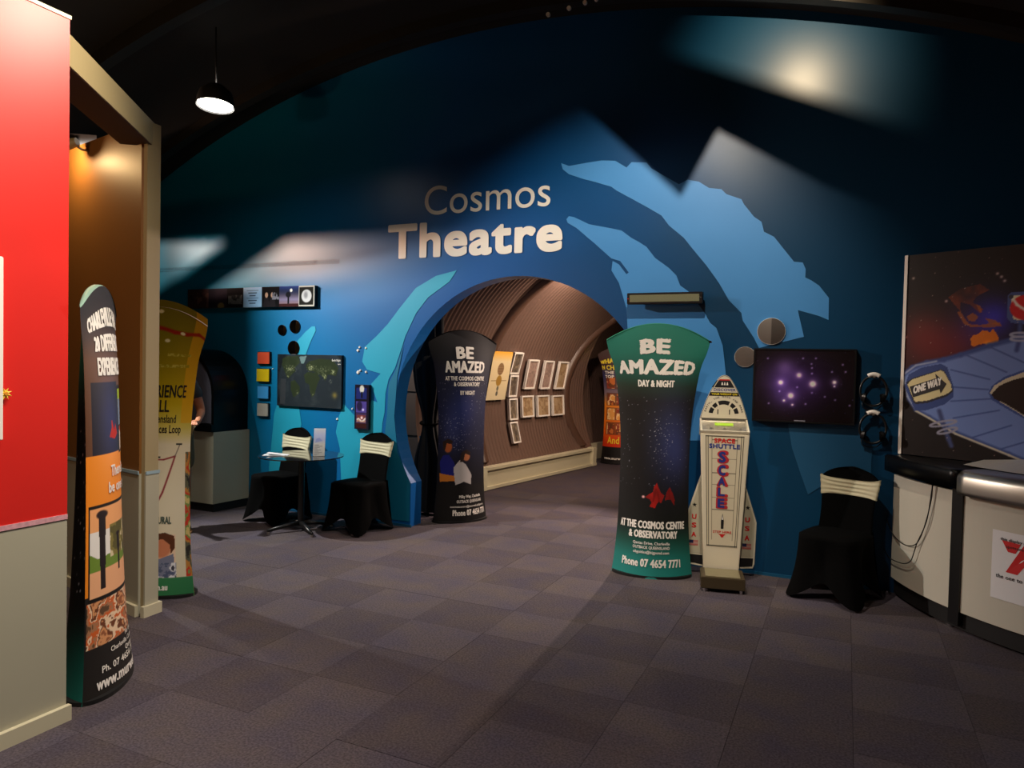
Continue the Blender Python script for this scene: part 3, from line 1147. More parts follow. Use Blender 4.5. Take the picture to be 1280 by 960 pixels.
c.poly([(-0.03, .6), (-0.02, .69), (0.02, .72), (0.055, .69), (0.05, .66), (0.01, .68), (-0.005, .6)], (40, 26, 22))
c.rect(-SH, SH, 0.0, .39, (17, 15, 14))
night_txt = [
    ('BE', -0.065, 0.06, 1.70, 0.13, CR, 0.04), ('AMAZED', -0.165, 0.17, 1.555, 0.125, CR, 0.035),
    ('AT THE COSMOS CENTRE', -0.17, 0.18, 1.475, 0.043, CR, 0.03), ('& OBSERVATORY', -0.10, 0.13, 1.415, 0.043, CR, 0.03),
    ('BY NIGHT', -0.05, 0.08, 1.325, 0.043, CR, 0.03),
    ('Milky Way, Charleville', -0.06, 0.15, .255, 0.030, CR, 0.02), ('OUTBACK QUEENSLAND', -0.08, 0.16, .205, 0.030, CR, 0.02),
    ('cosmoscentre@murweh.qld.gov.au', -0.13, 0.19, .158, 0.022, CR, 0.015), ('Phone 07 4654 7771', -0.11, 0.21, .075, 0.060, CR, 0.03)]
banner((-3.66, 6.66), math.radians(56), c, plain_back((16, 16, 20), (30, 60, 80)), 'dark night-sky banner reading be amazed by night inside the round opening',
       {'text': night_txt, 'hem': M['black_fabric']}, clip=(0.0,))

# shire banner by the red wall
c = Canvas(-SH, SH, 0, BH, 0.004)
c.vgrad([(0, (34, 31, 28)), (.26, (30, 27, 25)), (.5, (30, 27, 25)), (1.2, (96, 60, 36)), (1.62, (96, 62, 42)), (1.78, (58, 42, 36)), (1.95, (32, 27, 26)), (2.0, (30, 28, 28))])
c.rect(-0.34, SH, .50, 1.17, (240, 140, 30))
c.rect(-.24, 0.0, 1.17, 1.52, (20, 22, 34))
c.glow(-0.08, 1.33, 0.10, (20, 30, 75), 0.8, rz=0.25)
c.poly([(-0.10, 1.25), (-0.08, 1.29), (-0.075, 1.34), (-0.055, 1.28), (-0.04, 1.31), (-0.02, 1.26), (-0.05, 1.235)], (190, 26, 18))
c.rect(0.0, SH, 1.16, 1.50, (20, 18, 18))
c.rect(0.01, SH, 1.42, 1.48, (160, 190, 30))
c.rect(0.01, SH, 1.30, 1.43, (120, 140, 165))
c.speckle(0.02, SH, 1.17, 1.29, [(230, 210, 190), (180, 60, 40), (120, 100, 80), (60, 50, 50)], 9, 4)
c.rect(-.28, 0.14, .47, .93, (18, 15, 12))
c.rect(-.265, 0.125, .485, .915, (240, 170, 110))
c.rect(-.265, 0.0, .62, .80, (235, 232, 225))
c.poly([(-.265, .60), (-.265, .70), (-.2, .67), (-.1, .68), (0.12, .70), (0.12, .60)], (110, 140, 50))
c.speckle(-0.12, 0.12, .66, .82, [(90, 85, 40), (130, 120, 60), (215, 200, 160), (70, 70, 40)], 14, 5)
c.poly([(-.265, .485), (-.265, .61), (0.125, .62), (0.125, .485)], (236, 176, 130))
for x_, w_, z_ in ((-0.17, 0.025, .52), (-0.05, 0.012, .58), (0.03, 0.008, .60)):
    c.poly([(x_ - w_ * .6, z_), (x_ + w_ * .6, z_), (x_ + w_, .88 - (x_ + .17)), (x_ - w_, .88 - (x_ + .17))], (28, 20, 24))
    c.ell(x_, .88 - (x_ + .17), w_ * 1.6, w_ * .8, (32, 20, 24))
c.rect(0.14, SH, .40, 1.0, (20, 17, 15))
c.speckle(0.155, SH, .5, .98, [(225, 225, 220), (150, 150, 150), (50, 40, 30), (200, 140, 60)], 8, 6)
c.speckle(-.30, 0.12, .25, .465, [(96, 70, 48), (170, 120, 84), (205, 96, 40), (235, 205, 170), (110, 60, 34), (214, 150, 100), (150, 90, 56)], 17, 8)
c.speckle(0.17, SH, .27, .45, [(200, 200, 205), (150, 150, 90), (90, 90, 60)], 8, 9)
YL = [('CHARLEVILLE HAS', -0.225, 0.11, 1.80, 0.095, W_, 0.035), ('20 DIFFERENT', -0.18, 0.08, 1.675, 0.088, W_, 0.035), ('EXPERIENCES', -0.17, 0.07, 1.555, 0.088, W_, 0.035),
      ("There's sure to", -0.10, 0.18, 1.055, 0.055, W_, 0.025), ('be one to suit', -0.12, 0.16, .975, 0.055, W_, 0.025),
      ('For more details', -0.04, 0.12, .235, 0.024, CR, 0.015), ('Charleville Cosmos Centre', -0.14, 0.14, .198, 0.024, CR, 0.015),
      ('Qantas Drive', -0.05, 0.10, .162, 0.024, CR, 0.015), ('Ph. 07 4654 7771', -0.19, 0.07, .118, 0.032, CR, 0.02), ('www.murweh.qld.gov.au', -0.22, 0.24, .045, 0.055, W_, 0.03)]
B1 = banner((-3.43, 2.43), math.radians(134), c, plain_back((12, 12, 14), (30, 120, 108)), 'black and orange banner about Charleville experiences, leaning print beside the red wall',
            {'text': YL, 'hem': mat('pale_hem', rgb(120, 150, 135), 0.5)}, clip=(0.04,), ka=1.04, kb=0.95)

# yellow banner behind the post
c = Canvas(-SH, SH, 0, BH + 0.05, 0.004)
c.vgrad([(0, (44, 116, 70)), (.135, (52, 124, 78)), (.14, (220, 210, 180)), (.6, (232, 222, 196)), (1.05, (226, 216, 186)), (1.17, (206, 190, 90)), (1.35, (186, 160, 10)), (1.6, (150, 130, 8)), (2.05, (112, 104, 20))])
c.rect(0.2, SH, 1.2, 2.05, (224, 160, 20), 0.6)
c.line([(-SH, 1.885), (-0.2, 1.86), (-0.08, 1.845), (0.0, 1.86), (0.1, 1.84), (0.16, 1.85), (0.24, 1.895), (0.34, 1.88)], 0.016, (150, 30, 14))
for x_, z_ in ((0.02, 1.97), (0.14, 1.845), (0.07, 1.77)):
    c.ell(x_, z_, 0.013, 0.013, (226, 216, 170))
for z_, x0_, x1_ in ((1.70, -0.2, 0.02), (1.66, 0.08, 0.22), (1.58, -0.1, 0.22), (1.51, -0.12, 0.02)):
    c.speckle(x0_, x1_, z_, z_ + 0.02, [(150, 134, 20), (186, 172, 70), (150, 134, 20)], 40, 2)
c.line([(-0.3, .88), (-0.05, .94), (0.10, .945), (0.17, .97), (0.10, .72), (0.06, .62), (-0.02, .55), (-0.25, .58)], 0.006, (140, 40, 50))
c.line([(0.17, .97), (0.2, 1.05)], 0.004, (120, 110, 100))
for x_, z_ in ((0.2, 1.055), (0.06, .96), (0.04, .70), (0.03, .58)):
    c.rect(x_ - 0.025, x_ + 0.02, z_ - 0.006, z_ + 0.006, (50, 50, 50))
c.rect(-SH, 0.18, .14, .43, (236, 206, 178))
c.ell(0.10, .345, 0.06, 0.075, (206, 128, 92))
c.poly([(0.04, .385), (0.06, .43), (0.12, .445), (0.175, .42), (0.18, .34), (0.155, .30), (0.15, .36), (0.11, .40)], (92, 50, 28))
c.poly([(-0.1, .14), (-0.1, .22), (0.0, .20), (0.06, .25), (0.17, .30), (0.185, .14)], (120, 125, 150))
c.speckle(0.0, 0.185, .14, .24, [(60, 60, 75), (225, 225, 232), (120, 125, 150), (80, 90, 120)], 30, 12)
c.poly([(-0.12, .14), (-0.12, .28), (-0.04, .36), (0.0, .30), (-0.02, .14)], (214, 146, 108))
c.speckle(0.25, SH, .14, 1.0, [(50, 48, 44), (96, 96, 76), (190, 130, 60), (200, 60, 40), (120, 150, 80), (210, 190, 120)], 9, 14)
LG = M['letter_green']
banner((-4.37, 3.54), math.radians(8), c, plain_back((96, 92, 20), (120, 110, 20)), 'yellow-topped banner with a map and green foot, half hidden behind the cream post',
       {'text': [('EXPERIENCE', -0.08, 0.22, 1.375, 0.085, M['letter_black'], 0.015), ('IT ALL', -0.04, 0.12, 1.275, 0.08, M['letter_black'], 0.015),
                 ('Queensland', -0.01, 0.165, 1.20, 0.055, M['letter_black'], 0.01), ('Experiences Loop', -0.06, 0.20, 1.13, 0.055, M['letter_black'], 0.01),
                 ('OUTBACK', -0.02, 0.07, .585, 0.03, LG, 0.02), ('NATURAL', 0.02, 0.155, .505, 0.05, LG, 0.03), ('LOOP', 0.01, 0.085, .435, 0.05, LG, 0.03),
                 ('visitqueensland.com.au', -0.14, 0.14, .055, 0.042, W_, 0.03)],
        'hem': M['alu_frame']}, clip=None)

# far orange banner inside the tunnel
c = Canvas(-SH, SH, 0, BH, 0.006)
c.vgrad([(0, (26, 22, 22)), (.28, (26, 22, 22)), (.285, (214, 50, 20)), (.6, (232, 110, 20)), (1.0, (236, 140, 40)), (1.2, (130, 110, 120)), (1.5, (50, 50, 90)), (1.75, (70, 40, 40)), (2.0, (70, 48, 42))])
for j, z_ in enumerate((1.28, 1.0, .75, .5)):
    c.rect(-0.22, 0.26, z_ - 0.01, z_ + 0.21, (90, 50, 30), 0.6)
    for i, x_ in enumerate((-0.2, -0.05, 0.10)):
        c.speckle(x_, x_ + 0.13, z_, z_ + 0.19, [(230, 160, 80), (240, 200, 140), (150, 60, 40), (110, 60, 30), (200, 110, 50)], 9, 30 + j * 3 + i)
c.ell(0.02, 1.53, 0.07, 0.07, (220, 40, 24))
banner((-3.50, 12.0), math.radians(14), c, plain_back((60, 40, 40), (70, 50, 40)), 'orange banner with rows of small photographs, far inside the tunnel',
       {'text': [('WHAT TO DO', -0.28, 0.28, 1.72, 0.10, M['letter_yellow'], 0.05), ('IN CHARLEVILLE', -0.28, 0.28, 1.60, 0.085, M['letter_yellow'], 0.04),
                 ('THE', -0.22, -0.08, 1.53, 0.05, W_, 0.04), ('TOP', -0.22, -0.08, 1.46, 0.05, W_, 0.04), ('20', -0.025, 0.07, 1.50, 0.06, M['letter_yellow'], 0.03),
                 ('And', -0.17, 0.0, .34, 0.12, M['letter_yellow'], 0.01), ('www.murweh.qld.gov.au', -0.2, 0.26, .07, 0.045, W_, 0.03)],
        'hem': M['tunnel_rib']})

# ------------------------------------------------------------------ shuttle-shaped weighing scale
sc = empty('shuttle_scale', (-0.775, 5.45, 0), math.radians(12), 'white space-shuttle-shaped weighing scale with a step, right of the teal banner', 'scale')


def hw(z):
    return 0.128 + (0.182 - 0.128) * z / 1.16


yf, yb = 0.27, 0.50
v = [(-hw(0), yf, .02), (hw(0), yf, .02), (hw(1.16), yf, 1.155), (-hw(1.16), yf, 1.155), (-hw(0), yb, .02), (hw(0), yb, .02), (hw(1.16), yb, 1.235), (-hw(1.16), yb, 1.235)]
bm = bmesh.new()
V = [bm.verts.new(p) for p in v]
for f_ in ((0, 1, 2, 3), (5, 4, 7, 6), (4, 0, 3, 7), (1, 5, 6, 2), (3, 2, 6, 7), (4, 5, 1, 0)):
    bm.faces.new([V[i] for i in f_])
bmesh.ops.bevel(bm, geom=list(bm.edges), offset=0.006, segments=2, affect='EDGES')
from_bm('body', bm, M['shell_white'], sc)
# sloping steel top with a rim and a lit green display
sl = math.atan2(0.08, 0.23)
RX = Matrix.Rotation(sl, 4, 'X')
box('top_plate', (0, (yf + yb) / 2, 1.201), (0.33, 0.215, 0.004), M['steel'], sc, rot=RX)
for x in (-0.176, 0.176):
    box('rim', (x, (yf + yb) / 2, 1.205), (0.012, 0.245, 0.02), M['shell_white'], sc, rot=RX)
box('rim', (0, yf + 0.003, 1.168), (0.36, 0.01, 0.02), M['shell_white'], sc, rot=RX)
box('display', (0, 0.42, 1.216), (0.14, 0.045, 0.006), mat('green_display', rgb(150, 190, 40), 0.4, emit=rgb(150, 190, 40), estr=0.5), sc, rot=RX, label='lit green number display')
for x in (-0.1, 0.0, 0.12):
    from_bm('button', cyl(bmesh.new(), (x, 0.345, 1.186), (x, 0.343, 1.196), 0.008, seg=12), M['chrome'], sc)

c = Canvas(-1, 1, .28, 1.14, 0.008, (215, 205, 176))
c = Canvas(-1, 1, .28, 1.14, 0.004)
c.nx = 110
c.X, c.Z = np.meshgrid(np.linspace(-1, 1, 110), np.linspace(.28, 1.14, c.nz))
c.a = np.zeros((c.nz, 110, 3)) + np.array((214, 205, 178.0))
BL = (45, 45, 42)
for x_ in (-.98, .98, -.86, .86):
    c.put((abs(c.X - x_) < 0.018) * 0.9, BL)
for z_ in (.285, 1.135):
    c.put((abs(c.Z - z_) < 0.004) * 0.9, BL)
for x_ in (-.66, .66):
    c.put(((abs(c.X - x_) < 0.012) & (c.Z > .33)) * 0.8, (120, 112, 96))
for z_ in (1.105, .96, .85, .76, .66, .565):
    c.put(((abs(c.Z - z_) < 0.0035) & (abs(c.X) < .66)) * 0.8, (110, 104, 90))
fr = lambda X, Z: (X * hw(Z) * 0.80, 0 * X + yf - 0.0022, Z)
c.mesh('front_print', fr, M['gloss_print'], sc)


def fz(off=0.0):
    return lambda x, z: (x, yf - 0.0035 - off, z)


text('SPACE', -0.078, 0.078, 1.082, 0.036, fz(), M['letter_red'], sc, bold=0.06)
text('SHUTTLE', -0.115, 0.115, 1.040, 0.036, fz(), M['letter_blue'], sc, bold=0.06)
for ch, z0_, h_ in (('S', .925, .10), ('C', .825, .095), ('A', .745, .08), ('L', .665, .078), ('E', .575, .085)):
    text(ch, -0.052, 0.036, z0_, h_, fz(), mat('red_block_ink', rgb(186, 44, 52), 0.5) if 'rbk' not in M else M['rbk'], sc, bold=0.09)
    text(ch, -0.040, 0.012, z0_ + 0.008, h_ * 0.82, fz(0.001), M['letter_blue'], sc, bold=0.05)
    M['rbk'] = bpy.data.materials['red_block_ink']
patch('printed_rocket', [(-0.010, .42), (0.010, .42), (0.011, .48), (0.0, .54), (-0.011, .48)], fz(), M['letter_black'], sc)
patch('printed_rocket', [(-0.005, .49), (0.005, .49), (0.0, .525)], fz(0.0005), M['letter_white'], sc)
text('STEP HERE', -0.068, 0.068, .385, 0.018, fz(), M['letter_red'], sc, bold=0.03)
patch('printed_arrow', [(-0.028, .378), (0.028, .378), (0.012, .364), (0.012, .360), (0.0, .350), (-0.012, .360), (-0.012, .364)], fz(), M['letter_red'], sc)

# nose board
NP = [(.183, 1.22), (.183, 1.25), (.173, 1.29), (.159, 1.335), (.143, 1.385), (.126, 1.43), (.103, 1.48), (.077, 1.53), (.062, 1.555), (.048, 1.577), (.034, 1.592), (.018, 1.602), (0.0, 1.606)]
nose = NP
outl = [(0.183, 1.12)] + nose + [(-x, z) for x, z in nose[::-1][1:]] + [(-0.183, 1.12)]
slab('nose_board', [outl], yb, yb + 0.025, M['shell_white'], sc)
inner = [(x * 0.95, 1.36 + (z - 1.36) * 0.965) for x, z in outl]
yn = yb - 0.001
fn = lambda x, z: (x, yn, z)
fn2 = lambda x, z: (x, yn - 0.001, z)
ring = tess([[(x * 0.985, 1.36 + (z - 1.36) * 0.985) for x, z in outl], [(x * 0.965, 1.36 + (z - 1.36) * 0.97) for x, z in outl][::-1]])
pyd('nose_outline', [fn(x, z) for x, z in ring[0]], ring[1], M['letter_black'], sc)
patch('windscreen', [(-0.078, 1.505), (0.078, 1.505), (0.045, 1.562), (-0.045, 1.562)], fn, M['letter_black'], sc)
patch('windscreen_stripe', [(-0.045, 1.562), (0.045, 1.562), (0.038, 1.572), (-0.038, 1.572)], fn, M['letter_red'], sc)
for x in (-0.018, 0.002, 0.022):
    patch('windscreen_mark', [(x - 0.007, 1.525), (x + 0.007, 1.525), (x + 0.003, 1.548), (x - 0.003, 1.548)], fn2, M['letter_cream'], sc)
patch('windscreen_edge', [(-0.098, 1.505), (-0.088, 1.505), (-0.054, 1.562), (-0.060, 1.562)], fn, M['letter_black'], sc)
text('DISCOVER', -0.082, 0.088, 1.476, 0.022, fn, M['letter_blue'], sc, bold=0.04)
patch('yellow_line_ground', [(-0.118, 1.437), (0.118, 1.437), (0.108, 1.467), (-0.108, 1.467)], fn, M['letter_black'], sc)
text('YOUR WEIGHT ON', -0.098, 0.098, 1.444, 0.016, fn2, M['letter_yellow'], sc, bold=0.03)
cxn, czn = 0.0, 1.285
word = 'EARTH, THE MOON AND MARS'
for k, chh in enumerate(word):
    if chh == ' ':
        continue
    a = math.radians(168 - 156 * k / (len(word) - 1))
    ra = 0.138
    ca, sa = math.cos(a), math.sin(a)
    f_ = lambda x, z, ca=ca, sa=sa: (cxn + ca * (ra + z) + sa * x, yn, czn + sa * (ra + z) - ca * x)
    text(chh, -0.006, 0.006, 0, 0.015, f_, M['letter_black'], sc, bold=0.02, res=1)
for a0_, a1_ in ((8, 32), (38, 58), (66, 114), (122, 142), (148, 172)):
    pts = [(cxn + r_ * math.cos(math.radians(a)), czn + r_ * math.sin(math.radians(a))) for r_, rg in ((0.117, np.linspace(a0_, a1_, 6)), (0.085, np.linspace(a1_, a0_, 6))) for a in rg]
    patch('printed_window', pts, fn, M['letter_black'], sc)
for x in (-0.045, 0.045):
    patch('printed_slot', [(x - 0.004, 1.29), (x + 0.004, 1.29), (x + 0.004, 1.33), (x - 0.004, 1.33)], fn, M['letter_black'], sc)
box('nose_ledge', (0, yb - 0.004, 1.245), (0.36, 0.008, 0.03), M['steel'], sc)

# wings
M['wing_face'] = mat('wing_face', rgb(190, 184, 160), 0.45)
for sx, nm in ((-1, 'left'), (1, 'right')):
    o_ = [(sx * 0.15, .84), (sx * 0.275, .44), (sx * 0.268, .11), (sx * 0.255, .075), (sx * 0.12, .06)]
    slab('wing', [o_], yb - 0.02, yb + 0.005, M['shell_white'], sc)
    i_ = [(sx * 0.152, .79), (sx * 0.262, .435), (sx * 0.255, .165), (sx * 0.135, .16)]
    yw = yb - 0.0215
    patch('wing_panel', i_, lambda x, z: (x, yw, z), M['wing_face'], sc)
    patch('wing_band', [(sx * 0.257, .155), (sx * 0.252, .09), (sx * 0.13, .075), (sx * 0.13, .15)], lambda x, z: (x, yw, z), M['letter_black'], sc)
    xc = sx * 0.205
    fw = lambda x, z: (x, yw - 0.001, z)
    st = []
    for k in range(10):
        a = math.pi / 2 + k * math.pi / 5
        r_ = 0.019 if k % 2 == 0 else 0.008
        st.append((xc + r_ * math.cos(a), .555 + r_ * math.sin(a)))
    patch('printed_star', st, fw, M['letter_black'], sc)
    for ch, z_ in (('U', .44), ('S', .37), ('A', .295)):
        text(ch, xc - 0.018, xc + 0.018, z_, 0.04, fw, M['letter_red'], sc, bold=0.05)
    cv = Canvas(xc - 0.035, xc + 0.035, .225, .27, 0.0025, (200, 170, 160))
    for k in range(7):
        cv.rect(cv.x0, cv.x1, .225 + k * 0.0069, .225 + k * 0.0069 + 0.0034, (178, 60, 56))
    cv.rect(cv.x0, xc - 0.002, .245, .27, (40, 44, 80))
    cv.mesh('printed_flag', lambda X, Z: (X, 0 * X + yw - 0.001, Z), M['gloss_print'], sc)
# step
box('step_body', (0, 0.13, .068), (0.315, 0.27, .085), mat('bronze_step', rgb(66, 56, 38), 0.35), sc, bev=0.005)
box('step_tread', (0, 0.125, .113), (0.25, 0.22, .006), mat('ribbed_tread', rgb(150, 142, 110), 0.4, 0.5, noise=0.1, nscale=30), sc)
for x in (-0.13, 0.13):
    for y in (0.02, 0.24):
        from_bm('foot', cyl(bmesh.new(), (x, y, 0), (x, y, .03), 0.012, seg=12), M['chrome'], sc)

# ------------------------------------------------------------------ chairs in stretch covers
def make_chair(label, loc, rz):
    r = empty('covered_chair', (*loc, 0), rz, label, 'chair', 'black covered chairs with cream sashes')
    N = 96
    L = 14
    vs, fs = [], []
    for l in range(L + 1):
        h = l / L
        for k in range(N):
            a = 2 * math.pi * k / N
            ca, sa = math.cos(a), math.sin(a)
            # superellipse seat outline at the top, four stretched feet at the hem
            q = (abs(ca) ** 5 + abs(sa) ** 5) ** (-1 / 5)
            corner = abs(math.sin(2 * a))
            rt_ = 0.215 * q
            rb_ = 0.215 + 0.135 * corner ** 2.6
            e = (1 - h)
            r_ = rt_ * h ** 0.9 + rb_ * (1 - h ** 0.9) - 0.03 * math.sin(h * math.pi) * (1 - 0.5 * corner)
            zb = 0.010 + 0.130 * (1 - corner ** 2.2)
            z = zb + (0.462 - zb) * h
            wob = 0.004 * math.sin(a * 14 + 3 * h) * e
            vs.append(((r_ + wob) * ca, (r_ + wob) * sa, z))
    for l in range(L):
        for k in range(N):
            k2 = (k + 1) % N
            fs.append((l * N + k, l * N + k2, (l + 1) * N + k2, (l + 1) * N + k))
    base = L * N
    for ring_, rr, zz in ((1, 0.92, 0.475), (2, 0.5, 0.482)):
        for k in range(N):
            x, y, z = vs[base + k]
            vs.append((x * rr, y * rr, zz))
        o0 = base + (ring_ - 1) * N
        for k in range(N):
            k2 = (k + 1) % N
            fs.append((o0 + k, o0 + k2, o0 + N + k2, o0 + N + k))
    fs.append(tuple(base + 2 * N + k for k in range(N)))
    pyd('seat_cover', vs, fs, M['black_fabric'], r, True, fix=True)

    def back(z, a, fat=0.0):
        t = (z - 0.40) / 0.53
        hwid = (0.198 + 0.03 * t - 0.022 * math.sin(t * math.pi)) + fat
        if z > 0.84:
            hwid *= math.sqrt(max(0.0, 1 - ((z - 0.84) / 0.095) ** 2)) * 0.75 + 0.25 * (1 - (z - .84) / .095)
        d = 0.026 + fat
        ca, sa = math.cos(a), math.sin(a)
        x = hwid * math.copysign(abs(ca) ** 0.7, ca)
        y = d * math.copysign(abs(sa) ** 0.7, sa) + 0.185 + 0.10 * t + 0.03 * (ca * ca) * -1
        return x, y, z
    vs, fs = [], []
    zs = list(np.linspace(0.44, 0.84, 14)) + [0.86, 0.88, 0.895, 0.91, 0.922, 0.93, 0.934]
    n = 32
    for z in zs:
        for k in range(n):
            vs.append(back(z, 2 * math.pi * k / n))
    for l in range(len(zs) - 1):
        for k in range(n):
            k2 = (k + 1) % n
            fs.append((l * n + k, l * n + k2, (l + 1) * n + k2, (l + 1) * n + k))
    fs.append(tuple((len(zs) - 1) * n + k for k in range(n)))
    fs.append(tuple(range(n))[::-1])
    pyd('back_cover', vs, fs, M['black_fabric'], r, True, fix=True)
    # rear drape from the back down to the hem
    vs, fs = [], []
    for l in range(9):
        h = l / 8
        z = 0.03 + 0.45 * h
        for k in range(13):
            u = -1 + k / 6
            w = 0.235 + (0.19 - 0.235) * h
            vs.append((u * w, 0.265 - 0.03 * h - 0.03 * u * u + 0.004 * math.sin(u * 16), z + 0.09 * (1 - abs(u)) * (1 - h)))
    for l in range(8):
        for k in range(12):
            i = l * 13 + k
            fs.append((i, i + 1, i + 14, i + 13))
    o = pyd('rear_drape', vs, fs, M['black_fabric'], r, True)
    # sash with gathered folds
    vs, fs = [], []
    nz, n = 22, 64
    for l in range(nz + 1):
        t = l / nz
        for k in range(n):
            a = 2 * math.pi * k / n
            ca = math.cos(a)
            end = abs(ca) ** 3
            z = 0.728 + (0.842 - 0.728) * t + 0.012 * (t - 0.5) * 2 * end + 0.010 * end * (1 if t > .5 else -0.4)
            zb = min(z, 0.838)
            x, y, _ = back(zb, a, 0.007 + 0.0035 * (1 - end * 0.7) * math.sin(t * math.pi * 8 + 1.5 * ca))
            vs.append((x, y, z))
    for l in range(nz):
        for k in range(n):
            k2 = (k + 1) % n
            fs.append((l * n + k, l * n + k2, (l + 1) * n + k2, (l + 1) * n + k))
    pyd('sash', vs, fs, M['cream_fabric'], r, True, fix=True, label='gathered cream sash')
    return r


ch = make_chair('black covered chair with cream sash, left of the small round table', (-5.27, 5.70), math.radians(-8))


def copy_tree(o, parent=None):
    c = o.copy()
    C.objects.link(c)
    c.parent = parent
    for k in list(o.children):
        copy_tree(k, c)
    return c


for loc, rz, lb in (((-4.30, 5.76), math.radians(-8), 'black covered chair with cream sash, between the small table and the round opening'),
                    ((-0.03, 5.76), math.radians(-20), 'black covered chair with cream sash, beside the curved counter on the right')):
    c2 = copy_tree(ch)
    c2.location = (*loc, 0)
    c2.rotation_euler = (0, 0, rz)
    c2['label'] = lb

# ------------------------------------------------------------------ round table and what lies on it
tx, ty = -4.75, 5.45
tb = empty('round_table', (tx, ty, 0), 0.25, 'small round dark glass table between two covered chairs', 'table')
from_bm('tabletop', cyl(bmesh.new(), (0, 0, .722), (0, 0, .732), 0.40, seg=64), M['glass_dark'], tb)
from_bm('top_collar', cyl(bmesh.new(), (0, 0, .69), (0, 0, .722), 0.10, 0.14, seg=24), M['black_plastic'], tb)
from_bm('column', cyl(bmesh.new(), (0, 0, .05), (0, 0, .70), 0.03, seg=20), M['black_plastic'], tb)
for k in range(4):
    a = k * math.pi / 2 - 2.35
    p = Vector((math.cos(a), math.sin(a), 0))
    tube('leg', [(p.x * 0.02, p.y * 0.02, .075), (p.x * 0.15, p.y * 0.15, .06), (p.x * 0.32, p.y * 0.32, .03)], 0.02, M['black_plastic'], tb, 8, radii=[.024, .02, .015])
    from_bm('glide', cyl(bmesh.new(), (p.x * 0.31, p.y * 0.31, 0), (p.x * 0.31, p.y * 0.31, .022), 0.014, seg=12), M['steel'], tb)
# leaflet holder
lh = empty('leaflet_holder', (-4.56, 5.47, .732), math.radians(30), 'clear upright holder with a white and blue leaflet on the round table', 'leaflet holder')
TL = Matrix.Rotation(-0.22, 3, 'X')


def lean(x, z, o=0.0):
    return tuple(TL @ Vector((x, o, z)))


cv = Canvas(-0.055, 0.055, 0.0, 0.27, 0.003, (235, 236, 240))
cv.vgrad([(0, (190, 190, 185)), (.12, (215, 215, 212)), (.16, (190, 200, 235)), (.2, (205, 215, 250)), (.27, (235, 240, 250))])
cv.poly([(-0.04, .13), (0.03, .15), (0.0, .18), (-0.03, .17)], (150, 165, 225), 0.7)
for k in range(9):
    cv.rect(-0.045, -0.045 + 0.03 + 0.055 * ((k * 7) % 5) / 5, .012 + k * .012, .017 + k * .012, (150, 150, 150))
cv.mesh('leaflet', lambda X, Z: tuple(np.stack([X, 0 * X - 0.003, Z], 0).T.dot(np.array(TL).T).T) if False else (X, (-0.003) * math.cos(0.22) + Z * math.sin(0.22), Z * math.cos(0.22)), M['gloss_print'], lh)
glassm = mat('clear_acrylic', (1, 1, 1), 0.05)
glassm.node_tree.nodes['Principled BSDF'].inputs['Transmission Weight'].default_value = 1.0
glassm.node_tree.nodes['Principled BSDF'].inputs['IOR'].default_value = 1.45
bm = bx(bmesh.new(), (0, 0.275 / 2 * math.sin(.22) + 0.004, 0.275 / 2 * math.cos(.22)), (0.118, 0.003, 0.275), rot=Matrix.Rotation(-0.22, 4, 'X'))
bx(bm, (0, 0.03, 0.0015), (0.118, 0.09, 0.003))
from_bm('acrylic_stand', bm, glassm, lh)
for k, (x, y, rz, lb) in enumerate(((-4.95, 5.30, 0.5, 'folded white paper lying near the left edge of the round table'),)):
    p = empty('paper_sheet', (x, y, .732), rz, lb, 'paper')
    box('sheet', (0, 0, .002), (0.21, 0.10, .003), M['paper'], p)
    box('folded_leaf', (0.03, 0.01, .012), (0.2, 0.1, .002), M['paper'], p, rot=Matrix.Rotation(0.1, 4, 'Y'))

# ------------------------------------------------------------------ wall pictures
def board(name, x0, x1, z0, z1, cv, label, cat, depth=0.035, frame=None, mt='gloss_print', group=None, gap=0.0, edge=None):
    r = empty(name, ((x0 + x1) / 2, WY, z0), 0, label, cat, group)
    w, h = x1 - x0, z1 - z0
    yfr = -gap - depth
    box('backing', (0, yfr + depth / 2, h / 2), (w, depth, h), edge or M['black_plastic'], r)
    if gap:
        box('stand_off', (0, -gap / 2, h / 2), (w * 0.4, gap, h * 0.4), M['black_plastic'], r)
    b_ = frame or 0.004
    cv.mesh('picture', lambda X, Z: (X - (x0 + x1) / 2, 0 * X + yfr - 0.001, Z - z0), M[mt], r)
    if frame:
        o_ = [(-w / 2, 0), (w / 2, 0), (w / 2, h), (-w / 2, h)]
        i_ = [(-w / 2 + b_, b_), (w / 2 - b_, b_), (w / 2 - b_, h - b_), (-w / 2 + b_, h - b_)]
        slab('frame', [o_, i_[::-1]], yfr - 0.006, yfr + 0.004, M['black_plastic'], r)
    return r


# star cluster screen
x0, x1, z0, z1 = -0.675, 0.07, 1.245, 1.825
cv = Canvas(x0, x1, z0, z1, 0.0045, (24, 17, 18))
cv.glow(-.33, 1.55, .24, (38, 24, 74), 1.0, rz=.2)
cv.glow(-.46, 1.60, .15, (24, 18, 42), 1.0)
cv.glow(-.44, 1.45, .11, (26, 20, 46), 1.0)
cv.glow(-.44, 1.68, .06, (44, 36, 56), 1.0)
for px, py, r_, k in ((976, 478, .020, 1.1), (999, 469, .022, 1.0), (1016, 480, .026, 1.5), (988.5, 494.5, .024, 1.2), (1043, 478, .017, 1.1), (980, 500.5, .010, 1.2), (990.5, 506, .009, 1.0), (1043, 483, .007, 1.0)):
    gx, gz = wl(px, py, .036)
    cv.glow(gx, gz, r_ * 2.0, (70, 56, 100), 0.7)
    cv.glow(gx, gz, r_ * 0.75, (250, 225, 190), k)
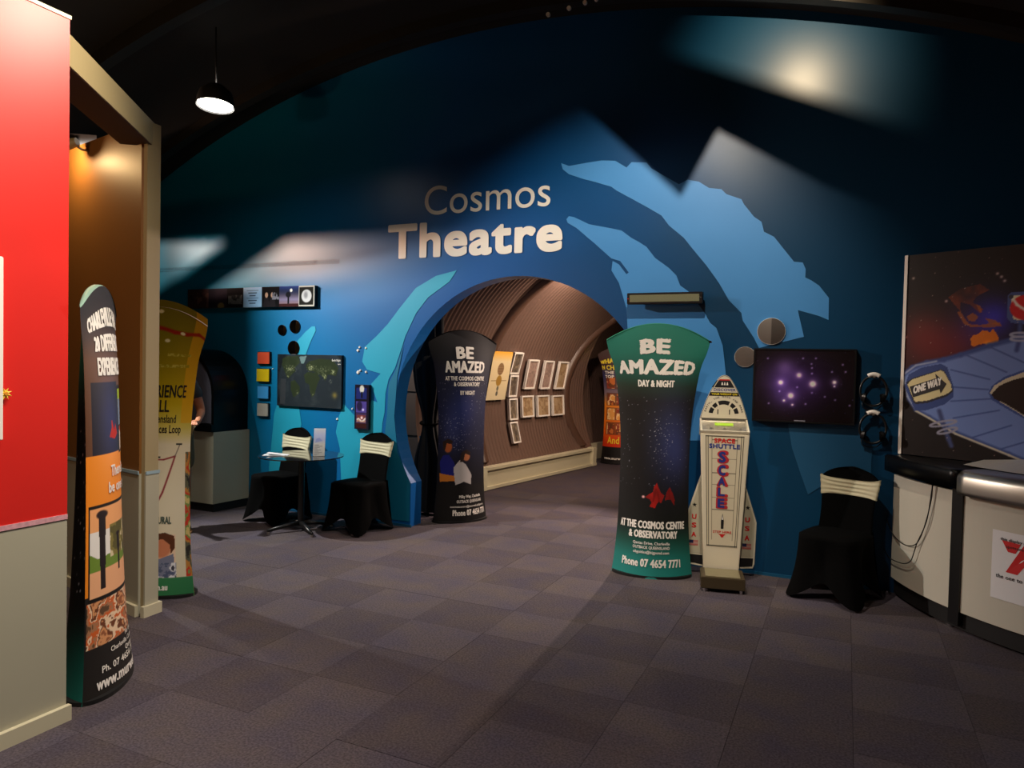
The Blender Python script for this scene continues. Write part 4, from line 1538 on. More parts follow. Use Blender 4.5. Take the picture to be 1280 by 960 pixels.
for px, py in ((1014.5, 455), (1015, 460), (1015, 467), (974.5, 489), (996.5, 484), (1015, 491), (1053.5, 456), (1040, 465), (1057, 465), (1031, 496), (1044, 500), (1007, 505), (961, 504), (960, 448), (1004, 448), (1020, 448), (1062, 507)):
    gx, gz = wl(px, py, .036)
    cv.glow(gx, gz, .007, (150, 130, 200), 0.8)
cv.rect(-.36, -.28, 1.257, 1.265, (150, 150, 165))
cv.stars(60, 61, r=.003, c=(90, 80, 130))
board('star_screen', x0, x1, z0, z1, cv, 'dark wall screen showing a purple star cluster, left of the hanging headphones', 'screen', 0.045, 0.012)

# earth at night
x0, x1, z0, z1 = -5.645, -4.775, 1.15, 1.71
cv = Canvas(x0, x1, z0, z1, 0.0055, (28, 34, 40))


def P6(x, y):
    return wl(310 + x / 6, 390 + y / 6, .03)


cxe, cze = P6(480, 540)
cv.ell(cxe, cze, .46, .44, (44, 54, 62), soft=.03)
cv.ell(cxe - .03, cze - .02, .42, .41, (40, 48, 54), soft=.06)
land = (46, 56, 38)
for pts in ([(260, 350), (300, 330), (380, 330), (390, 380), (350, 420), (360, 440), (320, 480), (300, 500), (285, 470), (270, 430), (255, 400)],
            [(320, 520), (350, 510), (390, 560), (390, 600), (360, 630), (340, 640), (320, 580)],
            [(420, 470), (450, 450), (520, 455), (540, 500), (520, 545), (500, 620), (480, 640), (465, 600), (460, 545), (430, 530)],
            [(430, 400), (460, 370), (540, 350), (640, 360), (680, 420), (660, 480), (600, 470), (580, 520), (555, 480), (500, 450), (450, 440)]):
    cv.poly([P6(*p) for p in pts], land)
cv.poly([P6(*p) for p in ((385, 335), (440, 330), (420, 385), (400, 385))], (120, 150, 150), .8)
g = cv.noise(14, 7)
cv.add(np.clip(g - .5, 0, 1) * 30, (1, 1, .8))
rr = random.Random(8)
for cx_, cy_, sx, sy, n in ((320, 425, 36, 28, 90), (470, 420, 26, 20, 80), (570, 440, 60, 30, 60), (575, 485, 16, 22, 40), (640, 450, 16, 20, 45), (620, 530, 20, 36, 14), (370, 600, 12, 20, 8), (485, 620, 4, 8, 4), (300, 480, 8, 12, 10)):
    for _ in range(n):
        gx, gz = P6(rr.gauss(cx_, sx * .5), rr.gauss(cy_, sy * .5))
        cv.glow(gx, gz, .0042, (120, 116, 90), rr.uniform(.15, .6))
cv.glow(*P6(650, 625), .03, (110, 80, 0), .7)
cv.poly([P6(*p) for p in ((245, 500), (285, 503), (278, 690), (240, 688))], (58, 62, 66), .9)
r = board('night_map', x0, x1, z0, z1, cv, 'dark satellite map of the earth at night above the small round table', 'poster', 0.03)
text('Earth Night', .31, .42, .495, .022, lambda x, z: (x, -0.0325, z), M['letter_cream'], r, bold=.01)
text('Lights', .385, .42, .462, .012, lambda x, z: (x, -0.0325, z), M['letter_cream'], r)

# strip of photographs
x0, x1, z0, z1 = -7.0, -5.13, 2.225, 2.445
cv = Canvas(x0, x1, z0, z1, 0.006, (30, 26, 30))


def PS(px, py):
    return wl(px, py, .06)


sg = [PS(p, 370)[0] for p in (240, 260, 283, 303.5, 326.5, 348.5, 372.5, 397)]
cv.speckle(sg[0] - .4, sg[1], z0, z1, [(90, 66, 60), (60, 44, 44), (40, 30, 34)], 6, 3)
cv.speckle(sg[1], sg[2], z0, z1, [(36, 34, 46), (44, 40, 52)], 5, 5)
cv.ell((sg[1] + sg[2]) / 2 + .05, z0 + .02, .05, .04, (130, 115, 70))
cv.rect(sg[2], sg[3], z0, z1, (24, 24, 28))
cv.speckle(sg[2] + .02, sg[3] - .02, z0 + .04, z0 + .14, [(70, 74, 76), (105, 108, 108), (50, 54, 56)], 9, 6)
cv.rect(sg[3], sg[4], z0, z1, (150, 190, 225))
for k in range(6):
    cv.rect(sg[3] + .05 + .02 * (k % 3), sg[4] - .05 - .02 * (k % 3), z1 - .04 - k * .028, z1 - .03 - k * .028, (60, 80, 110))
cv.rect(sg[4], sg[5], z0, z1, (16, 14, 16))
for xx in (.27, .6):
    X_ = sg[4] + (sg[5] - sg[4]) * xx
    cv.ell(X_, z0 + .13, .022, .03, (190, 150, 125))
    cv.poly([(X_ - .05, z0), (X_ + .05, z0), (X_ + .03, z0 + .10), (X_ - .03, z0 + .10)], (34, 30, 34))
cv.speckle(sg[4] + .15, sg[5], z0 + .08, z0 + .16, [(16, 14, 16), (120, 120, 130), (40, 40, 46)], 20, 8)
m_ = (cv.X >= sg[5]) & (cv.X <= sg[6])
for k_, col in ((0, (210, 130, 90)), (.35, (130, 120, 150)), (1, (40, 60, 120))):
    cv.put(m_ * np.clip(1 - abs((cv.Z - z0) / (z1 - z0) - k_) * 2.2, 0, 1), col)
X_ = (sg[5] + sg[6]) / 2
cv.ell(X_ - .01, z0 + .13, .035, .03, (24, 24, 30))
cv.rect(X_ - .02, X_ + .005, z0 + .03, z0 + .12, (24, 24, 30))
cv.ell(X_ + .03, z1 - .045, .018, .018, (240, 240, 230))
cv.rect(sg[5], sg[6], z0, z0 + .03, (60, 30, 30))
cv.rect(sg[6], x1, z0, z1, (190, 186, 176))
cv.rect(sg[6] + .008, x1 - .012, z0 + .012, z1 - .012, (34, 32, 28))
X_ = (sg[6] + x1) / 2
cv.ell(X_, (z0 + z1) / 2, .068, .068, (200, 200, 200), soft=.05)
cv.ell(X_ - .01, (z0 + z1) / 2 + .01, .025, .035, (140, 140, 142), soft=.4)
board('photo_strip', x0, x1, z0, z1, cv, 'long narrow strip of space photographs ending in a moon, high on the left', 'picture', 0.05, mt='dull_print')

# three-photo upright panel
x0, z1 = wl(446.5, 480.5)
x1, z0 = wl(463, 537)
cv = Canvas(x0, x1, z0, z1, 0.005, (26, 22, 40))
h = z1 - z0
cv.rect(x0 + .02, x1 - .03, z0 + h * .68, z1 - .03, (34, 44, 110))
cv.ell((x0 + x1) / 2, z1 - .045, .028, .04, (220, 215, 205))
cv.rect(x0 + .08, x0 + .1, z0 + h * .70, z0 + h * .84, (20, 20, 30))
cv.rect(x0 + .02, x1 - .03, z0 + h * .38, z0 + h * .62, (84, 70, 150))
cv.ell(x0 + .06, z0 + h * .52, .035, .05, (40, 34, 70))
cv.glow(x1 - .07, z0 + h * .44, .012, (200, 200, 200))
cv.rect(x0 + .02, x1 - .03, z0 + h * .06, z0 + h * .36, (70, 50, 90))
cv.speckle(x0 + .03, x1 - .04, z0 + h * .16, z0 + h * .32, [(80, 60, 90), (190, 140, 120), (230, 215, 205), (120, 60, 60)], 12, 4)
cv.glow(x0 + .09, z0 + h * .26, .014, (220, 220, 220))
cv.rect(x0 + .02, x1 - .03, z0 + h * .03, z0 + h * .14, (60, 26, 26))
board('photo_column', x0, x1, z0, z1, cv, 'narrow upright panel of three twilight photographs beside the round opening', 'picture', 0.035, edge=M['black_plastic'])

# four coloured squares
for name, q, col in (('orange-red', (322, 336.5, 440, 455), (224, 84, 48)), ('yellow', (321, 336, 461, 477), (226, 196, 10)),
                     ('bright blue', (322, 335, 482.5, 498.5), (62, 156, 222)), ('silver grey', (321.5, 334.5, 504, 520.5), (172, 170, 158))):
    xa, za = wl(q[0], q[2], .03)
    xb, zb = wl(q[1], q[3], .03)
    r = empty('colour_square', ((xa + xb) / 2, WY, zb), 0, f'{name} square block in the column of four on the blue wall', 'colour block', 'four coloured squares')
    mm = mat(name.replace('-', '_').replace(' ', '_') + '_enamel', rgb(*col), 0.45, noise=0.08, nscale=6)
    box('panel', (0, -0.026, (za - zb) / 2), (xb - xa, 0.012, za - zb), mm, r, bev=0.001)
    box('backing', (0, -0.010, (za - zb) / 2), (xb - xa + .006, 0.02, za - zb + .01), M['black_plastic'], r)
    

# round mirrors
for px, py, r_, lb, k in ((964, 414, .107, 'larger round mirror above the star-cluster screen', 0), (931, 446, .082, 'smaller round mirror left of the star-cluster screen', 1),
                          (351.5, 412.5, .046 * 1.25, 'small round mirror with bright stripes, left of the pair over the night map', 2),
                          (367.5, 408, .062 * 1.15, 'round mirror with a bright dot, right of the pair over the night map', 3), (366, 435, .072 * 1.1, 'black round mirror just above the night map', 4)):
    x, z = wl(px, py, .02)
    r = empty('round_mirror', (x, WY, z - r_), 0, lb, 'mirror', 'round wall mirrors')
    dome = 0.0 if k != 4 else 0.0
    bm = cyl(bmesh.new(), (0, 0, r_), (0, -0.012, r_), r_, seg=48)
    from_bm('rim', bm, M['black_plastic'] if k > 1 else M['alu_frame'], r)
    # slightly bowed mirror face
    vs, fs = [(0, -0.016, r_)], []
    n = 48
    bow = 0.0006 if k < 2 else 0.004
    for ri in range(1, 9):
        q = ri / 8
        for j in range(n):
            a = 2 * math.pi * j / n
            vs.append((r_ * .98 * q * math.cos(a), -0.0125 - bow * (1 - q * q), r_ + r_ * .98 * q * math.sin(a)))
    vs[0] = (0, -0.0125 - bow, r_)
    for j in range(n):
        fs.append((0, 1 + (j + 1) % n, 1 + j))
    for ri in range(7):
        for j in range(n):
            a_, b__ = 1 + ri * n + j, 1 + ri * n + (j + 1) % n
            fs.append((a_, b__, b__ + n, a_ + n))
    pyd('mirror_face', vs, fs, M['mirror'], r, True, fix=True)

# message display above the teal banner
x0, z1 = wl(784, 366.5, .10)
x1, z0 = wl(878, 379, .10)
r = empty('message_display', ((x0 + x1) / 2, WY, z0), 0, 'unlit horizontal message display above the teal banner', 'display')
w, h = x1 - x0, z1 - z0
box('housing', (0, -0.08, h / 2), (w, .05, h), M['black_plastic'], r, bev=.004)
box('led_face', (0, -0.1065, h / 2), (w - .05, .003, h - .035), mat('unlit_led_face', rgb(112, 112, 84), .5, noise=.15, nscale=120), r)
for x in (-w / 2 + .012, w / 2 - .012):
    from_bm('screw', cyl(bmesh.new(), (x, -.105, h / 2), (x, -.108, h / 2), .006, seg=10), M['chrome'], r)
for x in (-w * .35, w * .35):
    box('bracket', (x, -.028, h / 2), (.03, .056, .04), M['dark_steel'], r)

# headphones on hooks
for k, (px, py, lb) in enumerate(((1092, 487, 'upper pair of black headphones hanging on the dark wall by the counter'), (1091, 534, 'lower pair of black headphones hanging on the dark wall by the counter'))):
    x, z = wl(px, py, .05)
    r = empty('headphones', (x, WY, z - .12), 0, lb, 'headphones', 'hanging headphones')
    hb = [(.090 * math.cos(a), -.045, .11 + .112 * math.sin(a)) for a in np.linspace(0, 2 * math.pi, 41)[:-1]]
    tube('headband', hb, .009, M['black_plastic'], r, closed=True)
    hb2 = [(.078 * math.cos(a), -.045, .13 + .104 * math.sin(a)) for a in np.linspace(1.05, math.pi - 1.05, 12)]
    tube('head_pad', hb2, .017, M['alu_frame'], r, label='silvery padded strip')
    for sx in (-1, 1):
        bm = cyl(bmesh.new(), (sx * .080, -.045, .060), (sx * .058, -.045, .056), .030, .036, seg=24)
        e_ = from_bm('ear_cup', bm, M['black_plastic'], r)
        bm = cyl(bmesh.new(), (sx * .058, -.045, .056), (sx * .046, -.045, .055), .036, .030, seg=24)
        from_bm('ear_pad', bm, M['black_fabric'], e_)
    tube('lead', [(-.075, -.045, .02), (-.07, -.03, -.02), (-.02, -.02, -.035), (.03, -.02, -.03), (.06, -.025, .0)], .004, M['black_plastic'], r)
    box('hook', (0, -.03, .215), (.018, .06, .012), M['steel'], r)

# tiny glass beads on the wall
for k, (px, py, r_) in enumerate(((449, 434, .012), (447, 438, .016), (457, 435, .012), (447, 465.5, .020), (449.8, 463, .012), (457, 465, .013), (440, 511, .010), (421, 524, .013), (340.5, 461, .008))):
    x, z = wl(px, py, .01)
    o = from_bm('wall_bead', cyl(bmesh.new(), (0, 0, 0), (0, -0.012, 0), r_, r_ * .7, seg=16), M['alu_frame'])
    o.location = (x, WY, z)
    tag(o, ('tiny pale bead at the top of the upper trio over the three-photo panel', 'larger pale bead low in the upper trio over the three-photo panel', 'tiny pale bead at the right of the upper trio over the three-photo panel',
            'largest pale bead, lower trio over the three-photo panel', 'tiny bead touching the largest bead of the lower trio', 'tiny pale bead at the right of the lower trio, just over the three-photo panel',
            'tiny pale bead between the night map and the three-photo panel', 'tiny pale bead on the blue wall just above the leaflet holder', 'faint tiny bead beside the yellow square')[k], 'wall bead', 'tiny pale beads on the blue wall')

# ------------------------------------------------------------------ booth on the left: red wall, beam, brown wall, post
RXF = -3.155
M['red_paint'] = mat('red_paint', rgb(214, 34, 26), 0.45, noise=0.05, nscale=3)
M['grey_cream'] = mat('grey_cream_paint', rgb(176, 172, 150), 0.5, noise=0.03, nscale=3)
M['brown_paint'] = mat('brown_paint', rgb(132, 88, 40), 0.5, noise=0.05, nscale=3)
M['tan_paint'] = mat('tan_paint', rgb(158, 142, 104), 0.5)
M['torn_strip'] = mat('torn_pink_strip', rgb(214, 160, 168), 0.4, noise=0.4, nscale=60)
RT = 3.13
wred = box('wall_left', (RXF - .06, -0.53, (.925 + RT) / 2), (.12, 5.23, RT - .925), M['red_paint'])
tag(wred, kind='structure')
inv = Matrix.Identity(4)
o = box('lower_panel', (RXF - .06, -0.53, .4625), (.12, 5.23, .925), M['grey_cream'], wred)
o = box('top_cap', (RXF - .06, -0.53, RT + .008), (.13, 5.24, .016), M['skirting_paint'], wred)
o = box('divider_strip', (RXF + .001, -0.53, .925), (.006, 5.23, .022), M['torn_strip'], wred)
bb = box('baseboard_left', (RXF + .012, -0.53, .035), (.024, 5.25, .07), M['skirting_paint'])
tag(bb, kind='structure')

P0, P1 = Vector((-3.20, 2.03, 0)), Vector((-4.02, 3.19, 0))
d = (P1 - P0)
L = d.length
ang = math.atan2(d.y, d.x)
nrm = Vector((d.y, -d.x, 0)).normalized()       # towards the room
mid = (P0 + P1) / 2 - nrm * 0.09
beam = tag(box('beam', (mid.x, mid.y, 3.055), (L + .02, .20, .145), M['tan_paint'], rz=ang), kind='structure')
box('underside_shade', (mid.x, mid.y, 2.981), (L, .19, .004), mat('underside_shade', rgb(70, 44, 36), .6), beam, rz=ang)  # dark sheet paints in the shade below the beam
bd = Vector((-.98, .2, 0)).normalized()
bn = Vector((-.2, -.98, 0)).normalized()
ba = math.atan2(bd.y, bd.x)
st = Vector((-4.03, 3.125, 0))
cw = st + bd * 1.6 - bn * .06
wbr = tag(box('wall_partition', (cw.x, cw.y, (.91 + 3.11) / 2), (3.2, .12, 3.11 - .91), M['brown_paint'], rz=ba), kind='structure')
box('lower_panel', (cw.x, cw.y, .455), (3.2, .12, .91), M['grey_cream'], wbr, rz=ba)
cc = cw + bn * .064
box('divider_strip', (cc.x, cc.y, .915), (3.2, .008, .02), mat('pale_blue_strip', rgb(150, 175, 185), .4), wbr, rz=ba)
cc = cw + bn * .07
tag(box('baseboard_partition', (cc.x, cc.y, .035), (3.2, .022, .07), M['skirting_paint'], rz=ba), kind='structure')
post = tag(box('trim_post', (-4.022, 3.19, 1.56), (.045, .100, 3.12), M['tan_paint'], rz=0.05), kind='structure')
box('lower_face', (-3.996, 3.191, .455), (.012, .102, .91), M['grey_cream'], post, rz=0.05)
box('divider_strip', (-3.989, 3.192, .915), (.008, .104, .02), bpy.data.materials['pale_blue_strip'], post, rz=0.05)
box('post_foot', (-3.986, 3.187, .035), (.03, .14, .07), M['skirting_paint'], post, rz=0.05)

# picture on the red wall, only its edge in view
r = empty('framed_notice', (RXF, 1.30, 1.30), 0, 'pale framed notice on the red wall, cut by the picture edge', 'notice')
box('frame', (.012, 0, .37), (.024, 1.0, .75), M['alu_frame'], r, bev=.003)
box('sheet', (.0245, 0, .37), (.003, .94, .69), M['paper'], r)
# yellow paper flower
r = empty('paper_flower', (RXF + .01, 1.812, 1.485), 0, 'small yellow paper flower on the red wall below the notice', 'decoration')
bm = bmesh.new()
vc = [bm.verts.new((0.012, 0.004 * math.cos(k), 0.004 * math.sin(k))) for k in range(6)]
pe = []
for k in range(16):
    a = k / 16 * 2 * math.pi
    rr_ = .026 if k % 2 else .013
    pe.append(bm.verts.new((0.006 + .004 * (k % 2), rr_ * math.cos(a), rr_ * math.sin(a))))
ctr = bm.verts.new((.010, 0, 0))
for k in range(16):
    bm.faces.new((ctr, pe[k], pe[(k + 1) % 16]))
for v_ in vc:
    bm.verts.remove(v_)
from_bm('petals', bm, mat('yellow_paper', rgb(232, 200, 60), .6), r)
from_bm('centre', cyl(bmesh.new(), (-.008, 0, 0), (.014, 0, 0), .007, seg=10), mat('orange_paper', rgb(220, 140, 30), .6), r)

# little lamp clamped over the brown wall
lp = Vector((-4.80, 3.16, 3.06))
r = empty('booth_lamp', lp, 0, 'small lit lamp clamped at the top of the brown wall behind the red wall edge', 'lamp')
M['bulb_warm'] = mat('warm_bulb', (1, .8, .45), .3, emit=(1, .62, .25), estr=30)
from_bm('housing', cyl(bmesh.new(), (.07, .02, .02), (-.02, -.02, -.005), .030, .040, seg=20, caps=True), M['tan_paint'], r, smooth=False)
from_bm('bulb', cyl(bmesh.new(), (-.02, -.02, -.005), (-.035, -.026, -.010), .034, .026, seg=20), M['bulb_warm'], r)
tube('clamp_arm', [(.05, .02, .0), (.07, .06, -.02), (.06, .12, -.02), (.05, .12, .03)], .008, M['steel'], r)
l = light('booth_lamp_light', 'POINT', lp + Vector((-.06, -.06, -.02)), None, 14, (1, .66, .30), .02)

# hanging bell lamp over the hall and a dead one behind it
def bell(loc, r0, h, lit, lb, tilt=0.0):
    r = empty('pendant_lamp', loc, 0, lb, 'ceiling lamp', 'bell lamps under the dark vault')
    r.rotation_euler = (tilt, tilt * .5, 0)
    prof = [(r0, 0), (r0 * .98, h * .3), (r0 * .86, h * .62), (r0 * .45, h * .9), (.03, h)]
    vs, fs, n = [], [], 32
    for pr, pz in prof:
        for j in range(n):
            a = 2 * math.pi * j / n
            vs.append((pr * math.cos(a), pr * math.sin(a), pz))
    for i in range(len(prof) - 1):
        for j in range(n):
            k = (j + 1) % n
            fs.append((i * n + j, i * n + k, (i + 1) * n + k, (i + 1) * n + j))
    pyd('shade', vs, fs, M['black_paint'], r, True)
    zt = arc_z(loc[0]) - loc[2]
    ca = Matrix.Rotation(tilt, 3, 'X') @ Vector((0, 0, 1))
    ca = r.rotation_euler.to_matrix().inverted() @ Vector((0, 0, 1))
    tube('cable', [(0, 0, h * .9), (ca.x * .3, ca.y * .3, h + ca.z * (zt - h) * .3), (ca.x * (zt - .1), ca.y * (zt - .1), ca.z * (zt - .1))], .006, M['black_paint'], r)
    m_ = mat('lit_diffuser', (1, .97, .9), .3, emit=(1, .95, .86), estr=22) if lit else M['alu_frame']
    from_bm('diffuser', cyl(bmesh.new(), (0, 0, .012), (0, 0, .02), r0 * .93, seg=32), m_, r)
    return r


p = on_plane(269, 133, (0, 4.6, 0), (0, 1, 0))
bell((p.x, p.y, p.z), .155, .20, True, 'lit bell-shaped pendant lamp under the dark vault, upper left', tilt=-0.10)
light('pendant_lamp_light', 'SPOT', (p.x, p.y, p.z - .09), (p.x, p.y, 0), 40, (1, .9, .76), .1, 90, .6)
p = on_plane(141, 44, (0, 4.6, 0), (0, 1, 0))
bell((p.x, p.y, p.z), .07, .14, False, 'small unlit pendant lamp in the dark, above the beam')

# ------------------------------------------------------------------ arched kiosk at the far left of the blue wall
k_ = empty('arched_kiosk', (-6.65, 5.82, 0), 0, 'cream and black kiosk with arched grey screen, left end of the blue wall', 'kiosk')
KX, KY = -6.65, 5.82
XR, XL, YF, YB = -6.09 - KX, -7.25 - KX, 5.61 - KY, 6.09 - KY
v = [(XL, YF), (XR, YF), (XR + .03, YB), (XL - .03, YB)]
vs = [(x, y, z) for z in (.09, .86) for x, y in v]
pyd('cabinet', vs, [(0, 1, 5, 4), (1, 2, 6, 5), (2, 3, 7, 6), (3, 0, 4, 7), (4, 5, 6, 7), (3, 2, 1, 0)], M['grey_cream'], k_, fix=True)
vs = [(x * .985, y + (.02 if y < 0 else -.002), z) for z in (0, .09) for x, y in v]
pyd('plinth', vs, [(0, 1, 5, 4), (1, 2, 6, 5), (2, 3, 7, 6), (3, 0, 4, 7), (4, 5, 6, 7), (3, 2, 1, 0)], M['black_paint'], k_, fix=True)


def karch(w, z0, z1, h, n=28):
    pts = [(-w, z0)]
    for i in range(n + 1):
        a = math.pi - math.pi * i / n
        pts.append((w * math.copysign(abs(math.cos(a)) ** .85, math.cos(a)), z1 + h * math.sin(a)))
    pts.append((w, z0))
    return pts


xm = (XL + XR) / 2
hw_ = (XR - XL) / 2
out = [(x + xm, z) for x, z in karch(hw_, .86, 1.25, .50)]
inn = [(x + xm, z) for x, z in karch(hw_ - .035, .95, 1.25, .465)]
slab('arch_shell', [out, inn[::-1]], YF, YB, M['black_gloss'], k_)
slab('screen', [[(x + xm, z) for x, z in karch(hw_ - .036, .951, 1.25, .464)]], YF + .01, YF + .03, mat('grey_screen', rgb(92, 92, 104), .4), k_)
box('screen_ledge', (xm, YF - .01, .905), (2 * hw_, .05, .08), M['black_gloss'], k_, bev=.01)

# ------------------------------------------------------------------ curved counter on the right
CX, CY = 2.209, 6.554


def cpt(R, th, z):
    return (CX - R * math.cos(th), CY - R * math.sin(th), z)


def cyl_hit(px, py, R):
    d = ray(px, py)
    ox, oy = -CX, -CY
    a = d.x ** 2 + d.y ** 2
    b_ = ox * d.x + oy * d.y
    c_ = ox * ox + oy * oy - R * R
    t = (-b_ - math.sqrt(max(0, b_ * b_ - a * c_))) / a
    x, y, z = d.x * t, d.y * t, CAM_H + d.z * t
    return math.atan2(CY - y, CX - x), z


cnt = empty('curved_counter', (0, 0, 0), 0, 'curved counter with pale panels, black posts and a brushed steel rim at the right', 'counter')


def ring_wall(name, R0, R1, t0, t1, z0, z1, m, parent, n=24, label=None):
    vs, fs = [], []
    for i in range(n + 1):
        t = t0 + (t1 - t0) * i / n
        vs += [cpt(R0, t, z0), cpt(R0, t, z1), cpt(R1, t, z1), cpt(R1, t, z0)]
    for i in range(n):
        for k in range(4):
            a, b_ = i * 4 + k, i * 4 + (k + 1) % 4
            fs.append((a, b_, b_ + 4, a + 4))
    fs += [(0, 1, 2, 3), tuple(n * 4 + k for k in (3, 2, 1, 0))]
    o = pyd(name, vs, fs, m, parent, label=label, fix=True)
    return o


TH0 = math.asin((CY - 6.075) / 1.80)
tA = cyl_hit(1190, 690, 1.93)[0]
tB = cyl_hit(1203, 690, 1.93)[0]
TE = math.radians(98)
ring_wall('kick_plate', 1.905, 1.80, TH0, TE, .02, .155, M['black_paint'], cnt, 40)
ring_wall('panel', 1.93, 1.90, TH0, tA, .135, .90, M['pale'], cnt, 16)
ring_wall('post', 1.945, 1.86, tA, tB, .05, .93, M['black_plastic'], cnt, 4)
ring_wall('panel', 1.93, 1.90, tB, math.radians(84), .135, .90, M['pale'], cnt, 24)
ring_wall('post', 1.945, 1.86, math.radians(84), math.radians(86.5), .05, .93, M['black_plastic'], cnt, 4)
ring_wall('panel', 1.93, 1.90, math.radians(86.5), TE, .135, .90, M['pale'], cnt, 10)
for px, py in ((1107, 738), (1188, 784)):
    x, y = fl(px, py)
    y = min(y, 6.0)
    from_bm('glide', cyl(bmesh.new(), (x, y + .03, 0), (x, y + .03, .03), .022, seg=14), M['chrome'], cnt)
tS = cyl_hit(1197, 595, 2.0)[0]


def rim_profile():
    return [(2.0, .895), (2.005, .92), (2.005, 1.0), (1.995, 1.025), (1.975, 1.042), (1.94, 1.05), (1.80, 1.052), (1.80, .895)]


def rim(name, t0, t1, m, n, prof, label=None):
    vs, fs = [], []
    K = len(prof)
    for i in range(n + 1):
        t = t0 + (t1 - t0) * i / n
        vs += [cpt(R, t, z) for R, z in prof]
    for i in range(n):
        for k in range(K):
            a, b_ = i * K + k, i * K + (k + 1) % K
            fs.append((a, b_, b_ + K, a + K))
    fs += [tuple(range(K)), tuple(n * K + k for k in range(K))[::-1]]
    o = pyd(name, vs, fs, m, cnt, label=label, fix=True)
    for p_ in o.data.polygons:
        p_.use_smooth = len(p_.vertices) == 4
    return o


rim('black_rim', math.asin((CY - 6.075) / 1.80), tS, M['black_gloss'], 12, [(2.0, .93), (2.0, 1.035), (1.99, 1.045), (1.80, 1.046), (1.80, .93)])
rim('steel_rim', tS, TE, M['steel'], 40, rim_profile(), label='brushed steel rim with rounded edge')
# worktop behind the rim, up to the picture wall
PA_, PD_ = Vector((.42, 6.05, 0)), Vector((.893, -.451, 0)).normalized()
inn = [cpt(1.801, t, 0)[:2] for t in np.linspace(math.radians(16.5), TE, 36)]
endp = PA_ + PD_ * 2.25
poly = inn + [(endp.x, endp.y), (PA_.x + .03, PA_.y)]
bm = bmesh.new()
lo = [bm.verts.new((x, y, 1.015)) for x, y in poly]
hi = [bm.verts.new((x, y, 1.046)) for x, y in poly]
bm.faces.new(hi)
bm.faces.new(lo[::-1])
for i in range(len(poly)):
    j = (i + 1) % len(poly)
    bm.faces.new((lo[i], lo[j], hi[j], hi[i]))
from_bm('worktop', bm, M['black_gloss'], cnt)
# pale inset plate, rising towards the picture wall
n = 30
fr_ = [cpt(1.77, t, 1.054) for t in np.linspace(math.radians(33), math.radians(94), n)]
bk_ = []
for i in range(n):
    q = i / (n - 1)
    e_ = PA_ + PD_ * (.50 + 1.68 * q) + Vector((0, -.045, 0))
    bk_.append((e_.x, e_.y, 1.075 + .07 * min(1, q * 3)))
vs = fr_ + bk_ + [(x, y, 1.046) for x, y, z in bk_]
fs = [(i, i + 1, n + i + 1, n + i) for i in range(n - 1)] + [(n + i, n + i + 1, 2 * n + i + 1, 2 * n + i) for i in range(n - 1)]
fs += [(0, n, 2 * n), (n - 1, 2 * n - 1, 3 * n - 1)]
pyd('inset_plate', vs, fs, mat('pale_inset', rgb(206, 200, 184), .35), cnt)

# sponsor poster on the second panel
ta, za = cyl_hit(1241, 661, 1.935)
zb_ = cyl_hit(1239.5, 746, 1.935)[1]
zt_ = za
r = empty('sponsor_poster', cpt(1.935, ta + .075, zb_), 0, 'white poster with a large red numeral seven on the curved counter panel', 'poster')
ro = Vector(r.location)


def pp(x, z, o=0.0):
    """x metres from the left edge of the poster, z height above its foot"""
    return tuple(Vector(cpt(1.9345 + o, ta + x / 1.935, zb_ + z)) - ro)


PW, PH = .30, zt_ - zb_
vs, fs = [], []
n = 12
for i in range(n + 1):
    for z in (0, PH):
        vs.append(pp(PW * i / n, z))
for i in range(n):
    fs.append((2 * i, 2 * i + 2, 2 * i + 3, 2 * i + 1))
pyd('sheet', vs, fs, M['paper'], r)
sc_ = PW / .30


def q7(px, py):
    t, z = cyl_hit(px, py, 1.936)
    return ((t - ta) * 1.935, z - zb_)


fp = lambda x, z: pp(x, z, .002)
a_, b2, c_, d_ = q7(1252.5, 675), q7(1276, 681), q7(1269.5, 692.5), q7(1260, 690)
patch('printed_seven', [a_, b2, c_, d_], fp, M['letter_red'], r)
a_, b2, c_ = q7(1279, 681.5), q7(1271.5, 719), q7(1257, 715)
patch('printed_seven', [c_, b2, (b2[0] + .115, a_[1] - .012), (a_[0] + .006, a_[1] + .001)], fp, M['letter_red'], r)
text('this display proudly', .05, .27, PH - .055, .018, fp, M['letter_black'], r, bold=.02)
text('sponsored by', .085, .23, PH - .095, .018, fp, M['letter_black'], r, bold=.02)
zq = q7(1246, 720)[1]
text('the one to watch', .03, .28, zq - .005, .024, fp, M['letter_black'], r, bold=.02)

# two hanging leads over the first panel
for k, path in enumerate(([(1166, 606), (1164, 625), (1158, 650), (1150, 673), (1141, 682), (1127, 679), (1114, 664), (1106, 640), (1103, 622)],
                          [(1167, 606), (1160, 650), (1148, 678), (1144, 690), (1139, 702), (1128, 704), (1112, 696), (1105, 680), (1102, 664)])):
    pts = []
    for px, py in path:
        t, z = cyl_hit(px, py, 1.95)
        pts.append(cpt(1.95 + .008 * k, t, z))
    P = []
    for i in range(len(pts) - 1):
        p0 = Vector(pts[max(i - 1, 0)])
        p1, p2 = Vector(pts[i]), Vector(pts[i + 1])
        p3 = Vector(pts[min(i + 2, len(pts) - 1)])
        for s in (0, .25, .5, .75):
            P.append(0.5 * ((2 * p1) + (p2 - p0) * s + (2 * p0 - 5 * p1 + 4 * p2 - p3) * s * s + (3 * p1 - p0 - 3 * p2 + p3) * s ** 3))
    P.append(Vector(pts[-1]))
    tag(tube('hanging_lead', P, .0035, M['black_plastic'], seg=6), ('black lead looping lower over the left counter panel' if k else 'black lead in the upper loop over the left counter panel'), 'cable', 'leads hanging on the counter')

